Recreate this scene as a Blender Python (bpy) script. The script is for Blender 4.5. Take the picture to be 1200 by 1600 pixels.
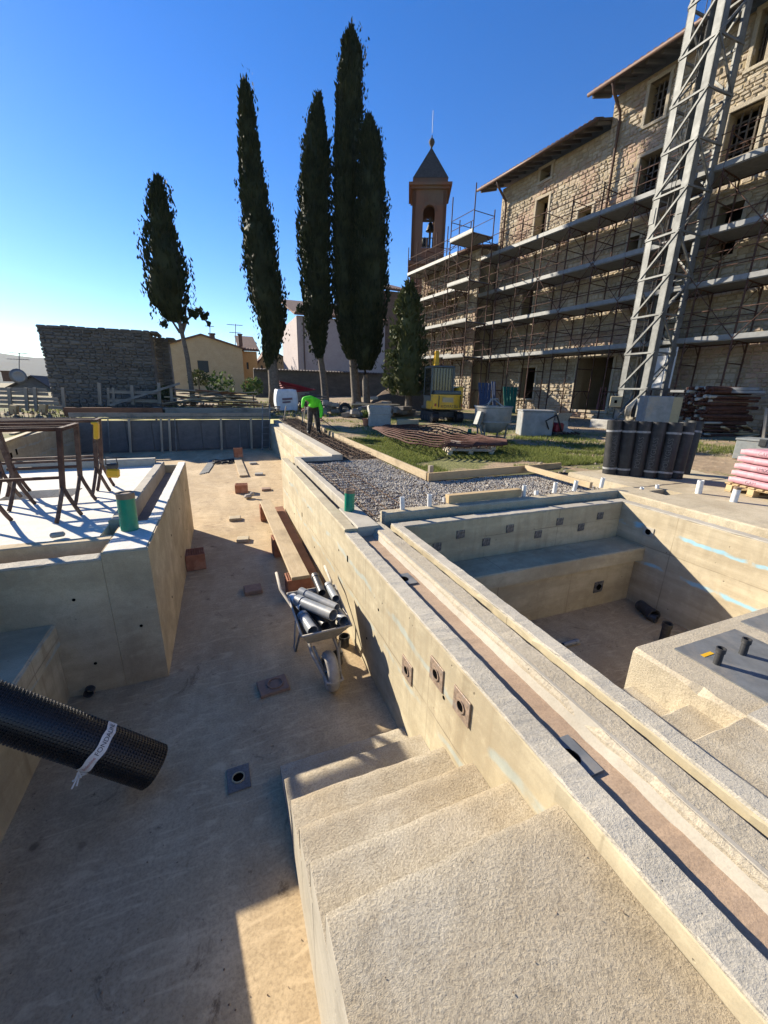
import bpy, bmesh, math, random
import numpy as np
from mathutils import Vector, Matrix, noise, Quaternion

random.seed(7)
rnd = random.random
def U(a, b): return a + (b - a) * random.random()
SC = bpy.context.scene
COL = SC.collection
for _o in list(bpy.data.objects): bpy.data.objects.remove(_o)

# ------------------------------------------------------------------ camera
FPX = 620.0; CAMZ = 2.7
def _n(v): return v / np.linalg.norm(v)
_dY = _n(np.array([341 - 600, 605 - 800, FPX])); _vx = _n(np.array([2200 - 600, 645 - 800, FPX]))
_dX = _n(_vx - _dY * (_vx @ _dY)); _dZ = np.cross(_dX, _dY)
RW = np.stack([_dX, _dY, _dZ]); CC = np.array([0, 0, CAMZ])
cam = bpy.data.cameras.new('camera'); camo = bpy.data.objects.new('camera', cam); COL.objects.link(camo)
cam.sensor_fit = 'HORIZONTAL'; cam.sensor_width = 36.0; cam.lens = FPX / 1200 * 36.0
cam.clip_start = 0.05; cam.clip_end = 9000
_r = RW @ np.array([1, 0, 0]); _u = RW @ np.array([0, -1, 0]); _b = RW @ np.array([0, 0, -1])
camo.matrix_world = Matrix(((_r[0], _u[0], _b[0], 0), (_r[1], _u[1], _b[1], 0), (_r[2], _u[2], _b[2], CAMZ), (0, 0, 0, 1)))
SC.camera = camo
SC.render.resolution_x = 768; SC.render.resolution_y = 1024

# ------------------------------------------------------------------ sky, sun, exposure
SUN_EL = math.radians(25.4)
SUNH = Vector((-0.6, 0.8, 0)).normalized()
SUND = Vector((SUNH.x * math.cos(SUN_EL), SUNH.y * math.cos(SUN_EL), math.sin(SUN_EL)))
world = bpy.data.worlds.new('World'); SC.world = world; world.use_nodes = True
wn = world.node_tree.nodes; wl = world.node_tree.links
bg = wn['Background']; sky = wn.new('ShaderNodeTexSky'); sky.sky_type = 'NISHITA'; sky.sun_disc = False
sky.sun_elevation = SUN_EL; sky.sun_rotation = math.atan2(SUNH.x, SUNH.y)
sky.air_density = 1.0; sky.dust_density = 0.08; sky.ozone_density = 3.0; sky.altitude = 300
hs = wn.new('ShaderNodeHueSaturation'); hs.inputs['Saturation'].default_value = 1.33; hs.inputs['Hue'].default_value = .513
wl.new(sky.outputs[0], hs.inputs['Color']); wl.new(hs.outputs[0], bg.inputs[0]); bg.inputs[1].default_value = 0.069
sl = bpy.data.lights.new('sun', 'SUN'); sl.energy = 4.05; sl.angle = math.radians(0.53); sl.color = (1.0, 0.90, 0.74)
so = bpy.data.objects.new('sun', sl); COL.objects.link(so)
so.rotation_euler = (-SUND).to_track_quat('-Z', 'Y').to_euler(); so.location = SUND * 60
SC.view_settings.view_transform = 'Standard'; SC.view_settings.look = 'None'
SC.view_settings.exposure = 1.58; SC.view_settings.gamma = 1.0
SC.render.engine = 'CYCLES'; SC.cycles.diffuse_bounces = 6; SC.cycles.max_bounces = 12

# ------------------------------------------------------------------ pixel -> place (photo is 1200 x 1600)
def ray(u, v): return _n(RW @ np.array([u - 600, v - 800, FPX]))
def PZ(u, v, z=0.0): d = ray(u, v); return Vector(CC + d * (z - CC[2]) / d[2])
def PX(u, v, x): d = ray(u, v); return Vector(CC + d * (x - CC[0]) / d[0])
def PY(u, v, y): d = ray(u, v); return Vector(CC + d * (y - CC[1]) / d[1])
# old building frame: t runs along the facade, nf points into the building
FT = RW @ np.array([235 - 600, 603 - 800, FPX]); FT[2] = 0; FT = _n(FT); FN = np.array([FT[1], -FT[0], 0.0])
def PF(u, v, D):
    d = ray(u, v); p = CC + d * (D / (d @ FN)); return (float(p @ FT), float(p[2]))
def FW(s, D, z): p = FT * s + FN * D; return Vector((p[0], p[1], z))
def gz(x, y):
    z = 1.12 + .03 * max(0, min(x, 22) - 5) + .03 * max(0, min(y, 34) - 13)
    return z
def PG(u, v):
    z = 1.15
    for _ in range(30):
        p = PZ(u, v, z); z = .5 * z + .5 * gz(p.x, p.y)
    return PZ(u, v, z)

# ------------------------------------------------------------------ materials
MATS = {}
class NT:
    def __init__(s, name):
        s.m = bpy.data.materials.new(name); s.m.use_nodes = True
        s.t = s.m.node_tree; s.n = s.t.nodes; s.b = s.n['Principled BSDF']; s._pos = None
    def new(s, t, **kw):
        nd = s.n.new(t)
        for k, v in kw.items(): setattr(nd, k, v)
        return nd
    def link(s, a, b): s.t.links.new(a, b)
    def setin(s, nd, i, v):
        if hasattr(v, 'is_output') or isinstance(v, bpy.types.NodeSocket): s.link(v, nd.inputs[i])
        else: nd.inputs[i].default_value = v
    def pos(s, scale=(1, 1, 1), obj=False):
        if obj: src = s.new('ShaderNodeTexCoord').outputs['Object']
        else: src = s.new('ShaderNodeNewGeometry').outputs['Position']
        mp = s.new('ShaderNodeMapping'); s.link(src, mp.inputs[0]); mp.inputs['Scale'].default_value = scale
        return mp.outputs[0]
    def noise(s, scale, detail=4, rough=.55, vec=None, dist=0.0):
        nd = s.new('ShaderNodeTexNoise'); nd.inputs['Scale'].default_value = scale
        nd.inputs['Detail'].default_value = detail; nd.inputs['Roughness'].default_value = rough
        nd.inputs['Distortion'].default_value = dist
        s.link(vec if vec is not None else s.pos(), nd.inputs['Vector']); return nd.outputs[0]
    def voro(s, scale, vec=None, feature='F1', out='Distance', rand=1.0):
        nd = s.new('ShaderNodeTexVoronoi', feature=feature); nd.inputs['Scale'].default_value = scale
        nd.inputs['Randomness'].default_value = rand
        s.link(vec if vec is not None else s.pos(), nd.inputs['Vector']); return nd.outputs[out]
    def ramp(s, fac, stops):
        nd = s.new('ShaderNodeValToRGB'); el = nd.color_ramp.elements
        while len(el) < len(stops): el.new(.5)
        for e, (p, c) in zip(el, stops):
            e.position = p; e.color = (c, c, c, 1) if not hasattr(c, '__len__') else (*c, 1)
        s.link(fac, nd.inputs[0]); return nd.outputs[0]
    def mix(s, fac, a, b, mode='MIX'):
        nd = s.new('ShaderNodeMix', data_type='RGBA', blend_type=mode)
        s.setin(nd, 0, fac)
        for i, v in ((6, a), (7, b)):
            if isinstance(v, bpy.types.NodeSocket): s.link(v, nd.inputs[i])
            else: nd.inputs[i].default_value = (*v, 1)
        return nd.outputs[2]
    def math(s, op, a, b=0.0, clamp=False):
        nd = s.new('ShaderNodeMath', operation=op, use_clamp=clamp); s.setin(nd, 0, a); s.setin(nd, 1, b); return nd.outputs[0]
    def bump(s, h, strength=.5, dist=.01, prev=None):
        nd = s.new('ShaderNodeBump'); nd.inputs['Strength'].default_value = strength; nd.inputs['Distance'].default_value = dist
        s.link(h, nd.inputs['Height'])
        if prev is not None: s.link(prev, nd.inputs['Normal'])
        return nd.outputs[0]
    def sep(s, vec):
        nd = s.new('ShaderNodeSeparateXYZ'); s.link(vec, nd.inputs[0]); return nd.outputs
    def done(s, col=None, rough=.9, nrm=None, metal=0.0, spec=.3):
        if col is not None: s.setin(s.b, 'Base Color', col if isinstance(col, bpy.types.NodeSocket) else (*col, 1))
        s.setin(s.b, 'Roughness', rough); s.b.inputs['Metallic'].default_value = metal
        s.b.inputs['Specular IOR Level'].default_value = spec
        if nrm is not None: s.link(nrm, s.b.inputs['Normal'])
        MATS[s.m.name] = s.m; return s.m

def concrete(name, ca, cb, stain, coarse=60, bs=.5, bd=.006, speck=.3, streak=None, dark=.35, blue=None, pits=26, big=1.3, pitamt=.75, joints=None, trowel=False):
    """bare concrete: two tones in clouds, dark stains, pits and a grainy surface"""
    t = NT(name)
    big_n = t.noise(big, 5, .6, dist=.4)
    col = t.mix(t.ramp(big_n, [(.36, 0), (.66, 1)]), ca, cb)
    st = t.ramp(t.noise(.55, 8, .72, dist=.8), [(.50, 0), (.72, 1)])
    col = t.mix(t.math('MULTIPLY', st, dark), col, stain)
    if streak:
        v = t.pos(streak); sn = t.noise(1.0, 6, .65, vec=v, dist=.2)
        col = t.mix(t.math('MULTIPLY', t.ramp(sn, [(.42, 0), (.70, 1)]), .55), col, stain)
        col = t.mix(t.math('MULTIPLY', t.ramp(sn, [(.28, 1), (.44, 0)]), .35), col, tuple(min(.8, c * 1.45) for c in cb))
    mid = t.noise(8.5, 6, .7, dist=.3); col = t.mix(t.ramp(mid, [(.36, .34), (.5, 0)]), col, tuple(c * .72 for c in ca)); col = t.mix(t.ramp(mid, [(.54, 0), (.7, .3)]), col, tuple(min(.8, c * 1.22) for c in cb))
    fine = t.noise(coarse, 5, .75)
    col = t.mix(t.ramp(fine, [(.36, speck), (.56, 0)]), col, tuple(c * .35 for c in stain))
    vp = t.voro(pits)
    pit = t.ramp(vp, [(.045, 1), (.085, 0)])
    pm = t.math('MULTIPLY', pit, t.ramp(t.noise(3.1, 3), [(.5, 0), (.62, 1)]))
    col = t.mix(t.math('MULTIPLY', pm, pitamt), col, tuple(c * .22 for c in stain))
    if joints:
        ax, per, zz_ = joints; xyz = t.sep(t.pos()); wv = t.math('MULTIPLY', t.math('SUBTRACT', t.noise(6, 3), .5), .012)
        fr = t.math('ABSOLUTE', t.math('SUBTRACT', t.math('FRACT', t.math('DIVIDE', t.math('ADD', xyz[ax], wv), per)), .5))
        j1 = t.ramp(t.math('MULTIPLY', fr, per), [(.0025, 1), (.006, 0)])
        j2 = t.ramp(t.math('ABSOLUTE', t.math('SUBTRACT', t.math('ADD', xyz[2], wv), zz_)), [(.0025, 1), (.007, 0)])
        jj = t.math('MULTIPLY', t.math('MAXIMUM', j1, j2), t.ramp(t.noise(2.2, 4), [(.38, .1), (.6, .8)]))
        col = t.mix(jj, col, tuple(c * .6 for c in stain))
        dr = t.noise(1.0, 6, .7, vec=t.pos((6, 6, .55)), dist=.3); col = t.mix(t.math('MULTIPLY', t.ramp(dr, [(.52, 0), (.66, .6)]), t.ramp(t.noise(.8, 4), [(.4, .15), (.6, 1)])), col, tuple(c * 1.15 for c in stain))
    if trowel:
        wv = t.noise(1.0, 3, .5, vec=t.pos((2.2, 9, 1)), dist=2.5); col = t.mix(t.ramp(wv, [(.55, 0), (.68, .35)]), col, tuple(min(.8, c * 1.25) for c in cb)); col = t.mix(t.ramp(t.noise(2.6, 7, .8, dist=1.5), [(.58, 0), (.68, .8)]), col, tuple(c * .55 for c in stain))
        sc_ = t.noise(1.0, 6, .75, vec=t.pos((5.5, 13, 5)), dist=.9); col = t.mix(t.math('MULTIPLY', t.ramp(sc_, [(.64, 0), (.67, 1)]), t.ramp(t.noise(.9, 4), [(.45, 0), (.6, .75)])), col, tuple(c * .5 for c in stain))
        sp_ = t.voro(3.3, feature='SMOOTH_F1'); col = t.mix(t.math('MULTIPLY', t.ramp(sp_, [(.05, 1), (.12, 0)]), t.ramp(t.noise(1.3, 3), [(.5, 0), (.58, .7)])), col, tuple(c * .5 for c in stain))
    if blue:
        z0, z1, amt = blue
        xyz = t.sep(t.pos()); wob = t.math('MULTIPLY', t.math('SUBTRACT', t.noise(1.6, 3), .5), .26)
        zz = t.math('ADD', xyz[2], wob)
        m1 = t.ramp(t.math('ABSOLUTE', t.math('SUBTRACT', zz, z0)), [(.018, 1), (.035, 0)])
        m2 = t.ramp(t.math('ABSOLUTE', t.math('SUBTRACT', zz, z1)), [(.012, 1), (.03, 0)])
        mm = t.math('MULTIPLY', t.math('MAXIMUM', m1, m2), t.ramp(t.noise(2.7, 4), [(.46, 0), (.56, amt)]))
        col = t.mix(t.math('MULTIPLY', mm, .8), col, (.25, .49, .60))
    grainy = t.math('MULTIPLY', fine, t.ramp(t.noise(1.7, 5, .6, dist=.6), [(.3, .35), (.65, 1.0)])); nb = t.bump(grainy, bs, bd); nb = t.bump(t.noise(coarse * .3, 4), bs * .25, bd * 1.2, nb)
    nb = t.bump(t.math('MULTIPLY', pm, -1.0), .6, .012, nb)
    return t.done(col, .93, nb)

concrete('pool_floor', (.46, .345, .20), (.54, .42, .262), (.24, .165, .095), 60, .4, .005, .35, dark=.45, streak=(1.6, .5, 1), pits=6, pitamt=.35, trowel=True)
concrete('tread', (.43, .35, .232), (.51, .455, .35), (.28, .215, .14), 105, 1.0, .013, .42, dark=.4, pits=40, pitamt=.6)
concrete('rim', (.44, .40, .32), (.51, .465, .375), (.25, .22, .17), 95, .8, .009, .32, dark=.4, pits=30)
concrete('face', (0.428, 0.368, 0.248), (0.497, 0.438, 0.303), (0.231, 0.186, 0.118), 110, .25, .003, .12, streak=(3, .7, 3.5), dark=.6, pits=8, blue=(.93, .55, .28), joints=(1, 1.3, .62))
concrete('face_x', (.43, .36, .225), (.50, .425, .275), (.23, .18, .105), 110, .25, .003, .12, streak=(.7, 3, 3.5), dark=.5, pits=8, joints=(0, 1.2, .95))
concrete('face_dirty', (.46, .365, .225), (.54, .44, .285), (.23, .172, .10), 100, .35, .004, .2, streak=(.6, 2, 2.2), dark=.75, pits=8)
concrete('face_blue', (0.439, 0.368, 0.249), (0.509, 0.436, 0.303), (0.246, 0.195, 0.121), 110, .25, .003, .12, streak=(3, .45, 6.0), dark=.4, pits=8, blue=(.93, .42, 1.0), joints=(1, 1.25, .68))
concrete('stripe', (.43, .37, .27), (.49, .43, .32), (.27, .225, .155), 70, .8, .011, .34, dark=.35, pits=17)
concrete('smooth_pale', (.36, .325, .26), (.42, .385, .315), (.25, .225, .175), 90, .3, .004, .15, dark=.5, pits=11)
concrete('pink_screed', (.37, .262, .175), (.42, .31, .215), (.25, .18, .125), 85, .5, .006, .3, dark=.4, pits=16)
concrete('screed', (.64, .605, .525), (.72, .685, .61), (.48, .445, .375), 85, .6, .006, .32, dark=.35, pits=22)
concrete('slab', (0.408, 0.340, 0.229), (0.510, 0.438, 0.308), (0.255, 0.207, 0.136), 70, .6, .008, .3, dark=.55, pits=14)
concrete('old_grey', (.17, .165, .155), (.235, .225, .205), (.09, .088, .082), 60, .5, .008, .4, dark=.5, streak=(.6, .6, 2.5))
concrete('old_grey_shaded', (.085, .08, .07), (.12, .112, .098), (.045, .043, .038), 60, .5, .008, .4, dark=.6, streak=(.6, .6, 2.5))  # old_grey darkened; the shade on the boundary wall sits in this colour
concrete('mortar', (0.338, 0.273, 0.171), (0.397, 0.326, 0.209), (0.161, 0.127, 0.082), 60, .7, .012, .4, dark=.5)
concrete('plaster_mauve', (.36, .31, .30), (.40, .35, .33), (.25, .215, .2), 40, .3, .006, .15, dark=.4)
concrete('plaster_yellow', (.50, .37, .20), (.55, .42, .24), (.36, .26, .15), 40, .3, .006, .15, dark=.4)
concrete('plaster_orange', (.55, .32, .12), (.60, .36, .15), (.40, .23, .1), 40, .3, .006, .15, dark=.3)
concrete('dark_brick', (.15, .09, .06), (.21, .125, .085), (.08, .06, .045), 30, .5, .01, .3, dark=.6, streak=(1, 1, 9))
concrete('tub_grey', (.32, .31, .28), (.40, .385, .35), (.2, .19, .165), 60, .4, .006, .3, dark=.6)

def plain(name, c, rough=.6, metal=0.0, var=.25, scale=14, bump=.0, dirt=None, spec=.4, obj=True, isl=0.0):
    t = NT(name); v = t.pos(obj=obj)
    nz = t.noise(scale, 5, .65, vec=v)
    col = t.mix(t.ramp(nz, [(.32, 0), (.68, 1)]), tuple(x * (1 - var) for x in c), tuple(min(.85, x * (1 + var)) for x in c))
    if isl:
        ri = t.new('ShaderNodeNewGeometry').outputs['Random Per Island']
        col = t.mix(t.math('MULTIPLY', ri, isl), col, tuple(x * .35 for x in c))
    if dirt: col = t.mix(t.ramp(t.noise(scale * .35, 6, .7, vec=v), [(.5, 0), (.66, .85)]), col, dirt)
    nb = t.bump(nz, bump, .01) if bump else None
    return t.done(col, rough, nb, metal, spec)

plain('pvc_white', (.62, .62, .60), .45, dirt=(.38, .35, .3), var=.08)
plain('pvc_grey', (.20, .215, .225), .42, dirt=(.36, .34, .30), var=.15, scale=9)
plain('pvc_dark', (.035, .036, .038), .45, dirt=(.12, .11, .1))
plain('black_hole', (.004, .004, .004), .95, var=0, spec=0)
plain('green_pipe', (.0, .20, .115), .38, var=.12, dirt=(.05, .2, .13))
plain('brown_tape', (.19, .13, .085), .6)
plain('galv', (.17, .173, .165), .65, .4, var=.3, scale=3, obj=False)
plain('galv_deck', (.22, .222, .215), .65, .4, var=.15, scale=6, obj=False)
plain('rust', (.058, .027, .018), .85, var=.5, scale=9, bump=.2, obj=False, dirt=(.12, .065, .045))
plain('rust_red', (.075, .03, .02), .9, var=.4, scale=9, bump=.2, dirt=(.10, .05, .035), obj=False)
plain('rebar', (.15, .085, .045), .8, var=.4, scale=20, obj=False)
plain('trestle_paint', (.085, .05, .038), .8, .1, var=.4, dirt=(.2, .155, .12), scale=12, obj=False)
plain('concrete_smear', (.36, .33, .28), .9, var=.2)
plain('clay', (.34, .145, .08), .85, var=.22, scale=8, bump=.15, dirt=(.5, .27, .17))
plain('clay_dull', (.26, .17, .12), .9, var=.2, dirt=(.2, .14, .1))
plain('yellow_paint', (.62, .36, .02), .35, var=.08, dirt=(.42, .27, .05))
plain('black_rubber', (.016, .016, .017), .75, var=.3)
plain('dark_metal', (.045, .048, .05), .5, .3, var=.3)
plain('grey_metal', (.25, .26, .26), .5, .4, var=.2, dirt=(.32, .29, .25))
plain('cab_grey', (.07, .085, .09), .4, .2, var=.2)
plain('steel_plate', (.17, .18, .185), .55, .35, var=.22, scale=7, dirt=(.28, .26, .23))
plain('inlet_steel', (.27, .20, .145), .65, .25, var=.4, scale=40, dirt=(.2, .19, .18))
plain('tape_patch', (.07, .07, .07), .5, .1, var=.8, scale=60, dirt=(.33, .3, .25))
plain('hopper_paint', (.24, .25, .25), .6, .2, var=.18, scale=5, dirt=(.34, .29, .23))
plain('beige_box', (.36, .30, .18), .6, var=.08)
plain('white_panel', (.74, .74, .73), .5, var=.05)
plain('cable', (.45, .41, .33), .7)
plain('black_cable', (.02, .02, .02), .6)
plain('grey_chest', (.19, .205, .2), .6, var=.15, dirt=(.26, .25, .22))
plain('membrane', (.010, .010, .011), .6, var=.5, scale=16, dirt=(.028, .028, .028), spec=.5)
plain('membrane_edge', (.24, .24, .235), .6, var=.3)
plain('bag_pink', (.42, .21, .24), .6, var=.12, dirt=(.45, .36, .36))
plain('bag_white', (.62, .63, .65), .6, var=.12, bump=.3, scale=5)
plain('bag_print', (.16, .1, .12), .6)
plain('ink_dark', (.03, .03, .035), .6)
plain('ink_red', (.42, .09, .05), .6)
plain('ink_pale', (.075, .075, .075), .6)
plain('red_tarp', (.2, .012, .02), .5, var=.3)
plain('blue_panel', (.05, .08, .16), .7, var=.3)
plain('teal_net', (.01, .12, .10), .8, var=.3)
plain('hivis', (.12, .75, .03), .7, var=.15)
plain('trousers', (.035, .03, .027), .9, var=.4, dirt=(.16, .14, .12))
plain('skin', (.38, .2, .13), .6, var=.05)
plain('boots', (.03, .025, .02), .7)
plain('dimple', (.010, .010, .011), .42, var=.3, spec=.5)
plain('white_band', (.68, .66, .60), .7, var=.08, dirt=(.42, .39, .33))
plain('terracotta', (.40, .17, .10), .8)
plain('stone_grey', (.27, .25, .22), .95, var=.3, bump=.4, scale=6, dirt=(.16, .15, .13))
plain('rubble', (.25, .215, .17), .95, var=.4, bump=.4, scale=5, isl=.6, obj=False)
plain('gravel', (.50, .455, .38), .95, var=.3, scale=40, obj=False, isl=.55)
plain('soil_bits', (.11, .075, .048), .98, var=.4, scale=20, obj=False, isl=.5)
plain('slate', (.06, .05, .042), .85, var=.3, scale=5, bump=.4, obj=False)
plain('bell_bronze', (.03, .028, .022), .5, .7)
plain('bark', (.13, .108, .085), .95, var=.4, scale=9, bump=.6, obj=False)
plain('antenna', (.22, .22, .22), .5, .5)
plain('dark_glass', (.01, .012, .014), .12, spec=.6, var=.1)
plain('window_dark', (.012, .011, .011), .6, var=.2)
plain('shutter', (.035, .045, .042), .6)
plain('downpipe', (.10, .06, .045), .6, .3, var=.2)
plain('lath', (.10, .085, .07), .9)
plain('hill', (.022, .035, .03), 1.0, var=.35, scale=.012, obj=False)
plain('roof_tile', (.17, .095, .065), .9, var=.35, scale=3, bump=.2, obj=False, isl=.5)
plain('roof_dark', (.075, .06, .05), .9, var=.35, scale=3, obj=False)
plain('dead_leaf', (.1, .07, .04), .95)
plain('floor_grime', (.2, .145, .095), .95)

def wood(name, c, c2, rough=.8, sc=(2, 2, 2), bands=7):
    t = NT(name); v = t.pos(sc, obj=True)
    g = t.noise(bands, 6, .7, vec=v, dist=1.2)
    col = t.mix(t.ramp(g, [(.3, 0), (.7, 1)]), c, c2)
    col = t.mix(t.ramp(t.noise(1.4, 5, .7, vec=t.pos(obj=True)), [(.48, 0), (.7, .7)]), col, tuple(x * .5 for x in c))
    return t.done(col, rough, t.bump(g, .35, .006))
wood('plank_y', (.34, .26, .155), (.46, .37, .245), sc=(6, .5, 6))
wood('plank_x', (.34, .26, .155), (.46, .37, .245), sc=(.5, 6, 6))
wood('plank_z', (.30, .25, .18), (.40, .33, .24), sc=(6, 6, .5))
wood('new_wood', (.40, .28, .145), (.48, .36, .20), sc=(.6, 6, 6))
wood('new_wood_y', (.40, .30, .17), (.48, .38, .24), sc=(6, .6, 6))
wood('grey_wood', (.20, .18, .15), (.29, .265, .22), sc=(.6, 5, 5))
wood('red_wood', (.17, .075, .04), (.25, .12, .065), sc=(.5, 5, 5))
wood('pallet_wood', (.50, .43, .33), (.60, .53, .42), sc=(.6, 5, 5))
wood('dark_panel', (.10, .098, .095), (.14, .135, .13), sc=(.3, 3, .6))

def stone_mat(name, tones, red, redamt, fine=22):
    t = NT(name)
    ri = t.new('ShaderNodeNewGeometry').outputs['Random Per Island']
    oi = t.new('ShaderNodeObjectInfo').outputs['Random']
    r = t.math('FRACT', t.math('ADD', ri, oi))
    n = len(tones); col = t.ramp(r, [(i / (n - 1), c) for i, c in enumerate(tones)])
    col = t.mix(t.math('MULTIPLY', t.ramp(t.noise(.42, 4, .6), [(.50, 0), (.60, 1)]), redamt), col, red)
    nz = t.noise(fine, 6, .75); col = t.mix(t.ramp(nz, [(.34, .35), (.55, 0)]), col, (.14, .115, .085))
    col = t.mix(t.ramp(t.noise(.33, 6, .7), [(.5, 0), (.75, .4)]), col, (.16, .135, .1))
    return t.done(col, .95, t.bump(nz, .8, .03))
stone_mat('facade_stone', [(.37, .312, .232), (.44, .375, .285), (.31, .255, .185), (.48, .42, .325), (.40, .335, .25)], (.36, .228, .172), .7)
stone_mat('ruin_stone', [(.10, .095, .088), (.15, .142, .13), (.085, .082, .078), (.18, .17, .152)], (.11, .09, .07), .3)
stone_mat('tower_brick', [(.14, .065, .043), (.17, .08, .05), (.115, .055, .038), (.15, .09, .065)], (.11, .085, .065), .6)
stone_mat('trim_stone', [(.40, .35, .26), (.46, .405, .31), (.37, .32, .24)], (.4, .3, .22), .3)

def foliage(name, a, b, trans=.25):
    t = NT(name)
    ri = t.new('ShaderNodeNewGeometry').outputs['Random Per Island']
    col = t.mix(t.math('MULTIPLY', ri, 1.0), a, b)
    col = t.mix(t.ramp(t.noise(1.1, 4), [(.4, 0), (.65, .6)]), col, tuple(x * .6 for x in a))
    t.setin(t.b, 'Base Color', col); t.b.inputs['Roughness'].default_value = .75; t.b.inputs['Specular IOR Level'].default_value = .25
    tr = t.new('ShaderNodeBsdfTranslucent'); t.link(col, tr.inputs[0])
    mx = t.new('ShaderNodeMixShader'); mx.inputs[0].default_value = trans
    t.link(t.b.outputs[0], mx.inputs[1]); t.link(tr.outputs[0], mx.inputs[2]); t.link(mx.outputs[0], t.n['Material Output'].inputs[0])
    MATS[name] = t.m
foliage('cypress_leaf', (.016, .027, .011), (.05, .056, .022), .12)
foliage('broad_leaf', (.045, .06, .02), (.11, .12, .045), .2)
foliage('grass_blade', (.13, .17, .04), (.27, .28, .085), .4)
foliage('weed_leaf', (.06, .10, .025), (.12, .16, .05), .3)

def ground_mat():
    t = NT('ground')
    n1 = t.noise(.28, 7, .68, dist=.5); n2 = t.noise(2.3, 6, .7); n3 = t.noise(19, 5, .7)
    dirt = t.mix(t.ramp(n2, [(.35, 0), (.65, 1)]), (.27, .195, .12), (.38, .285, .185))
    grass = t.mix(t.ramp(n3, [(.35, 0), (.65, 1)]), (.12, .135, .04), (.2, .19, .07))
    xyz = t.sep(t.pos())
    # the lawn lies along the pool; trodden earth beyond
    m = t.ramp(t.math('ADD', n1, t.math('MULTIPLY', t.math('SUBTRACT', n2, .5), .35)), [(.47, 0), (.55, 1)])
    col = t.mix(m, dirt, grass)
    col = t.mix(t.ramp(n3, [(.33, .55), (.5, 0)]), col, (.07, .052, .035))
    nb = t.bump(n3, .7, .03); nb = t.bump(n2, .6, .08, nb)
    return t.done(col, .97, nb)
ground_mat()
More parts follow.
